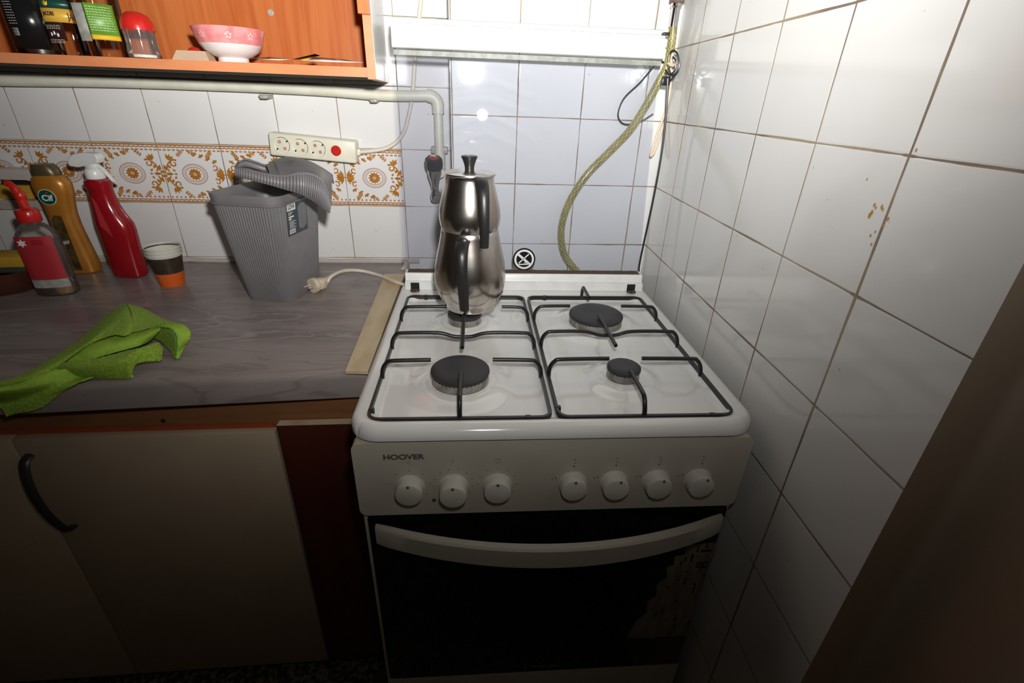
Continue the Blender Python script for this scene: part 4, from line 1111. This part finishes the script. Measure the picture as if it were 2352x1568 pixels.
# paper cups, nested
def cup(z, name, lab_, first):
    t = empty('paper_cup', lab_, 'cup', (-.8775, .105, ZC + z), 0, 'paper cups nested in a stack')
    H, r0, r1 = .081, .0265, .0385
    b = B().m('orange', True); b.lathe([(0, .003), (r0 - .001, .003), (r0, 0), (r0 + (r1 - r0) * .42, H * .42)], 48, cap1=False)
    b.m('cupbrown', True); b.lathe([(r0 + (r1 - r0) * .42, H * .42), (r1 - .001, H - .004)], 48, cap0=False, cap1=False)
    b.m('paper', True); b.lathe([(r1 - .0008, H - .003), (r0 + (r1 - r0) * .14 - .0006, .012), (0, .012)], 48, cap0=False, cap1=True)
    b.obj('body', t)
    b = B().m('paper', True); R_ = r1
    b.rings([[((R_ + .0016 * cos(q * PI / 4)) * cos(k * PI / 24), (R_ + .0016 * cos(q * PI / 4)) * sin(k * PI / 24), H - .001 + .0022 * sin(q * PI / 4)) for q in range(8)] for k in range(48)], True, loop=True); b.obj('rim', t)
    if first:
        b = B().m('cup_logo', False); ss = [wrap(.0298, -.5, .030)(Vector((.011 * cos(a) * (1 + .1 * a), 0, .013 * sin(a)))) for a in [k * .35 - 1.8 for k in range(11)]]; b.tube(ss, .0017, 5, sub=2); b.obj('printed_logo', t)
cup(0, '', 'bottom paper cup of the nested stack, brown over orange', True)
cup(.0080, '', 'middle paper cup of the nested stack, only its white rim showing', False)
cup(.0160, '', 'top paper cup of the nested stack, open with pale inside', False)
# left edge: bowl, sponge
b = B().m('bowlbrown', True); b.lathe([(0, .002), (.045, .002), (.050, 0), (.055, .004), (.066, .030), (.073, .050), (.074, .053), (.071, .052), (.060, .025), (0, .010)], 48)
o = b.obj('bowl'); o.location = (-1.225, .070, ZC); tag(o, 'brown bowl cut by the left edge, behind the soap bottle', 'bowl')
b = B().m('sponge', True); b.box((-.05, -.032, .012), (.05, .032, .038), .004); b.m('spongedark', True); b.box((-.0505, -.0325, 0), (.0505, .0325, .012), .003)
o = b.obj('sponge'); o.location = (-1.205, .075, ZC + .048); o.rotation_euler = (0, .0, .1); tag(o, 'yellow sponge with dark scouring side, on the brown bowl', 'sponge')
# ceramic holder fixed on the wall
hc = empty('soap_holder', 'recessed grey ceramic soap holder set in the left wall tiles', 'holder', (-1.285, YL, 1.012))
b = B().m('ceramic', True)
oo = rrect(.155, .105, .022, 7); ii = rrect(.110, .050, .022, 7, 0, -.001)
def lift(P, y, k=1): return [Vector((x * k, y, z * k)) for x, z in P]
b.rings([lift(oo, 0), lift(oo, -.015, .99), lift(oo, -.024, .94), lift(ii, -.030, 1.05), lift(ii, -.026), lift(ii, -.001, .92)], True, False, False)
b.obj('frame', hc)
b = B().m('dark', False); b.poly(lift(ii, -.0015, .95)); b.obj('recess_shade', hc)  # near-black sheet paints the shade inside the holder
b = B().m('sponge', True); b.box((-.05, -.020, -.020), (.046, -.003, .010), .003); b.box((-.048, -.024, -.024), (.03, -.01, -.006), .003)
o = b.obj('scouring_pad'); o.location = (-1.285, YL, 1.012); tag(o, 'yellow scouring pad tucked inside the wall soap holder', 'scouring pad')

# ================================================================== GREEN CLOTH
def Z(u, v, h): return atz(u, v, ZC + h)
def H_(u, v, y): return aty(u, v, y)
yf0 = yfr(-.85)
b = B().m('terrysmooth', True)
# hanging tail
b.grid([[Z(-30, 892, .012), Z(30, 876, .016), Z(90, 862, .022), Z(150, 846, .024), Z(215, 838, .016), Z(255, 842, .008)],
        [Z(-35, 905, .010), Z(30, 895, .010), Z(90, 884, .010), Z(150, 872, .008), Z(200, 862, .006), Z(235, 858, .005)],
        [H_(-20, 925, yf0 - .010), H_(30, 918, yf0 - .010), H_(75, 906, yf0 - .009), H_(125, 893, yf0 - .007), H_(165, 882, yf0 - .006), H_(195, 873, yf0 - .003)],
        [H_(0, 935, yf0 - .012), H_(32, 932, yf0 - .011), H_(66, 925, yf0 - .010), H_(100, 915, yf0 - .008), H_(128, 905, yf0 - .006), H_(160, 889, yf0 - .004)],
        [H_(16, 957, yf0 - .012), H_(28, 952, yf0 - .010), H_(50, 948, yf0 - .009), H_(78, 943, yf0 - .008), H_(104, 931, yf0 - .006), H_(130, 908, yf0 - .005)]], 4)
# middle smooth band
b.grid([[Z(100, 834, .012), Z(160, 812, .022), Z(210, 790, .032), Z(262, 772, .036), Z(320, 762, .036), Z(366, 748, .046)],
        [Z(110, 838, .014), Z(165, 822, .020), Z(215, 806, .028), Z(266, 792, .030), Z(322, 775, .034), Z(368, 757, .042)],
        [Z(120, 842, .010), Z(170, 834, .012), Z(215, 824, .016), Z(262, 810, .018), Z(318, 795, .020), Z(345, 782, .018)]], 4)
# right loop
b.grid([[Z(345, 752, .040), Z(372, 748, .050), Z(395, 753, .050), Z(408, 770, .040), Z(410, 790, .028), Z(408, 806, .014), Z(405, 824, .003)],
        [Z(370, 744, .044), Z(400, 744, .046), Z(424, 748, .042), Z(437, 760, .036), Z(436, 778, .024), Z(424, 795, .012), Z(412, 822, .003)]], 4)
b.m('terry', True)
# inner side of the right loop
b.grid([[Z(345, 754, .036), Z(372, 750, .046), Z(392, 756, .046), Z(404, 775, .035), Z(406, 800, .016), Z(404, 824, .003)],
        [Z(345, 775, .012), Z(358, 778, .012), Z(368, 784, .010), Z(380, 795, .006), Z(392, 808, .004), Z(400, 822, .002)]], 4)
# rear right panel
b.grid([[Z(290, 697, .040), Z(318, 704, .036), Z(345, 716, .032), Z(375, 732, .030), Z(405, 742, .034), Z(428, 747, .030)],
        [Z(303, 722, .050), Z(322, 728, .046), Z(345, 736, .044), Z(370, 742, .044), Z(392, 745, .046), Z(415, 747, .042)],
        [Z(300, 764, .040), Z(318, 760, .042), Z(338, 754, .044), Z(358, 749, .048), Z(378, 747, .050), Z(400, 750, .046)]], 4)
# big top flap
b.grid([[Z(-20, 884, .008), Z(55, 858, .012), Z(130, 816, .018), Z(190, 774, .022), Z(240, 728, .024), Z(288, 697, .034), Z(303, 712, .040), Z(307, 735, .042)],
        [Z(-15, 888, .016), Z(60, 868, .022), Z(130, 834, .028), Z(185, 800, .036), Z(232, 762, .044), Z(275, 730, .050), Z(296, 738, .052), Z(305, 750, .048)],
        [Z(-10, 892, .010), Z(65, 876, .014), Z(125, 850, .018), Z(170, 812, .026), Z(215, 786, .036), Z(258, 770, .044), Z(286, 772, .044), Z(300, 766, .040)]], 4)
# front terry fold
b.grid([[Z(126, 840, .022), Z(150, 832, .028), Z(200, 828, .030), Z(245, 818, .032), Z(290, 806, .034), Z(335, 796, .036), Z(362, 786, .036), Z(374, 800, .030)],
        [Z(124, 850, .018), Z(160, 846, .024), Z(205, 842, .028), Z(248, 835, .032), Z(285, 824, .036), Z(315, 806, .038), Z(350, 806, .030), Z(372, 816, .022)],
        [Z(130, 860, .006), Z(165, 862, .008), Z(208, 860, .014), Z(248, 856, .016), Z(278, 848, .020), Z(300, 832, .030), Z(330, 812, .032), Z(368, 828, .014)],
        [Z(150, 866, .002), Z(190, 868, .002), Z(220, 869, .002), Z(255, 870, .002), Z(285, 870, .002), Z(300, 868, .003), Z(300, 850, .015), Z(303, 830, .028)]], 4)
b.m('terryhem', True)
for q in ([Z(126, 842, .022), Z(124, 852, .018), Z(132, 861, .006), Z(165, 867, .004), Z(200, 869, .003)],
          [Z(303, 868, .003), Z(297, 850, .015), Z(299, 832, .028), Z(312, 810, .037), Z(330, 808, .034), Z(350, 814, .026), Z(366, 829, .012)],
          [Z(345, 754, .040), Z(372, 749, .050), Z(395, 754, .050), Z(408, 770, .040), Z(411, 790, .028), Z(409, 806, .014), Z(406, 824, .003)],
          [Z(-10, 894, .012), Z(65, 878, .016), Z(125, 852, .019), Z(140, 846, .02)]):
    b.tube(q, .0018, 6, sub=5)
cl = b.obj('cleaning_cloth', solid=.0028)
tag(cl, 'crumpled green microfibre cloth draped over the worktop front edge', 'cloth')
ft = bpy.data.textures.new('pile', 'CLOUDS'); ft.noise_scale = .0035
md = cl.modifiers.new('subdivide', 'SUBSURF'); md.levels = md.render_levels = 2
md = cl.modifiers.new('pile', 'DISPLACE'); md.texture = ft; md.strength = .0022; md.mid_level = .5; md.texture_coords = 'LOCAL'
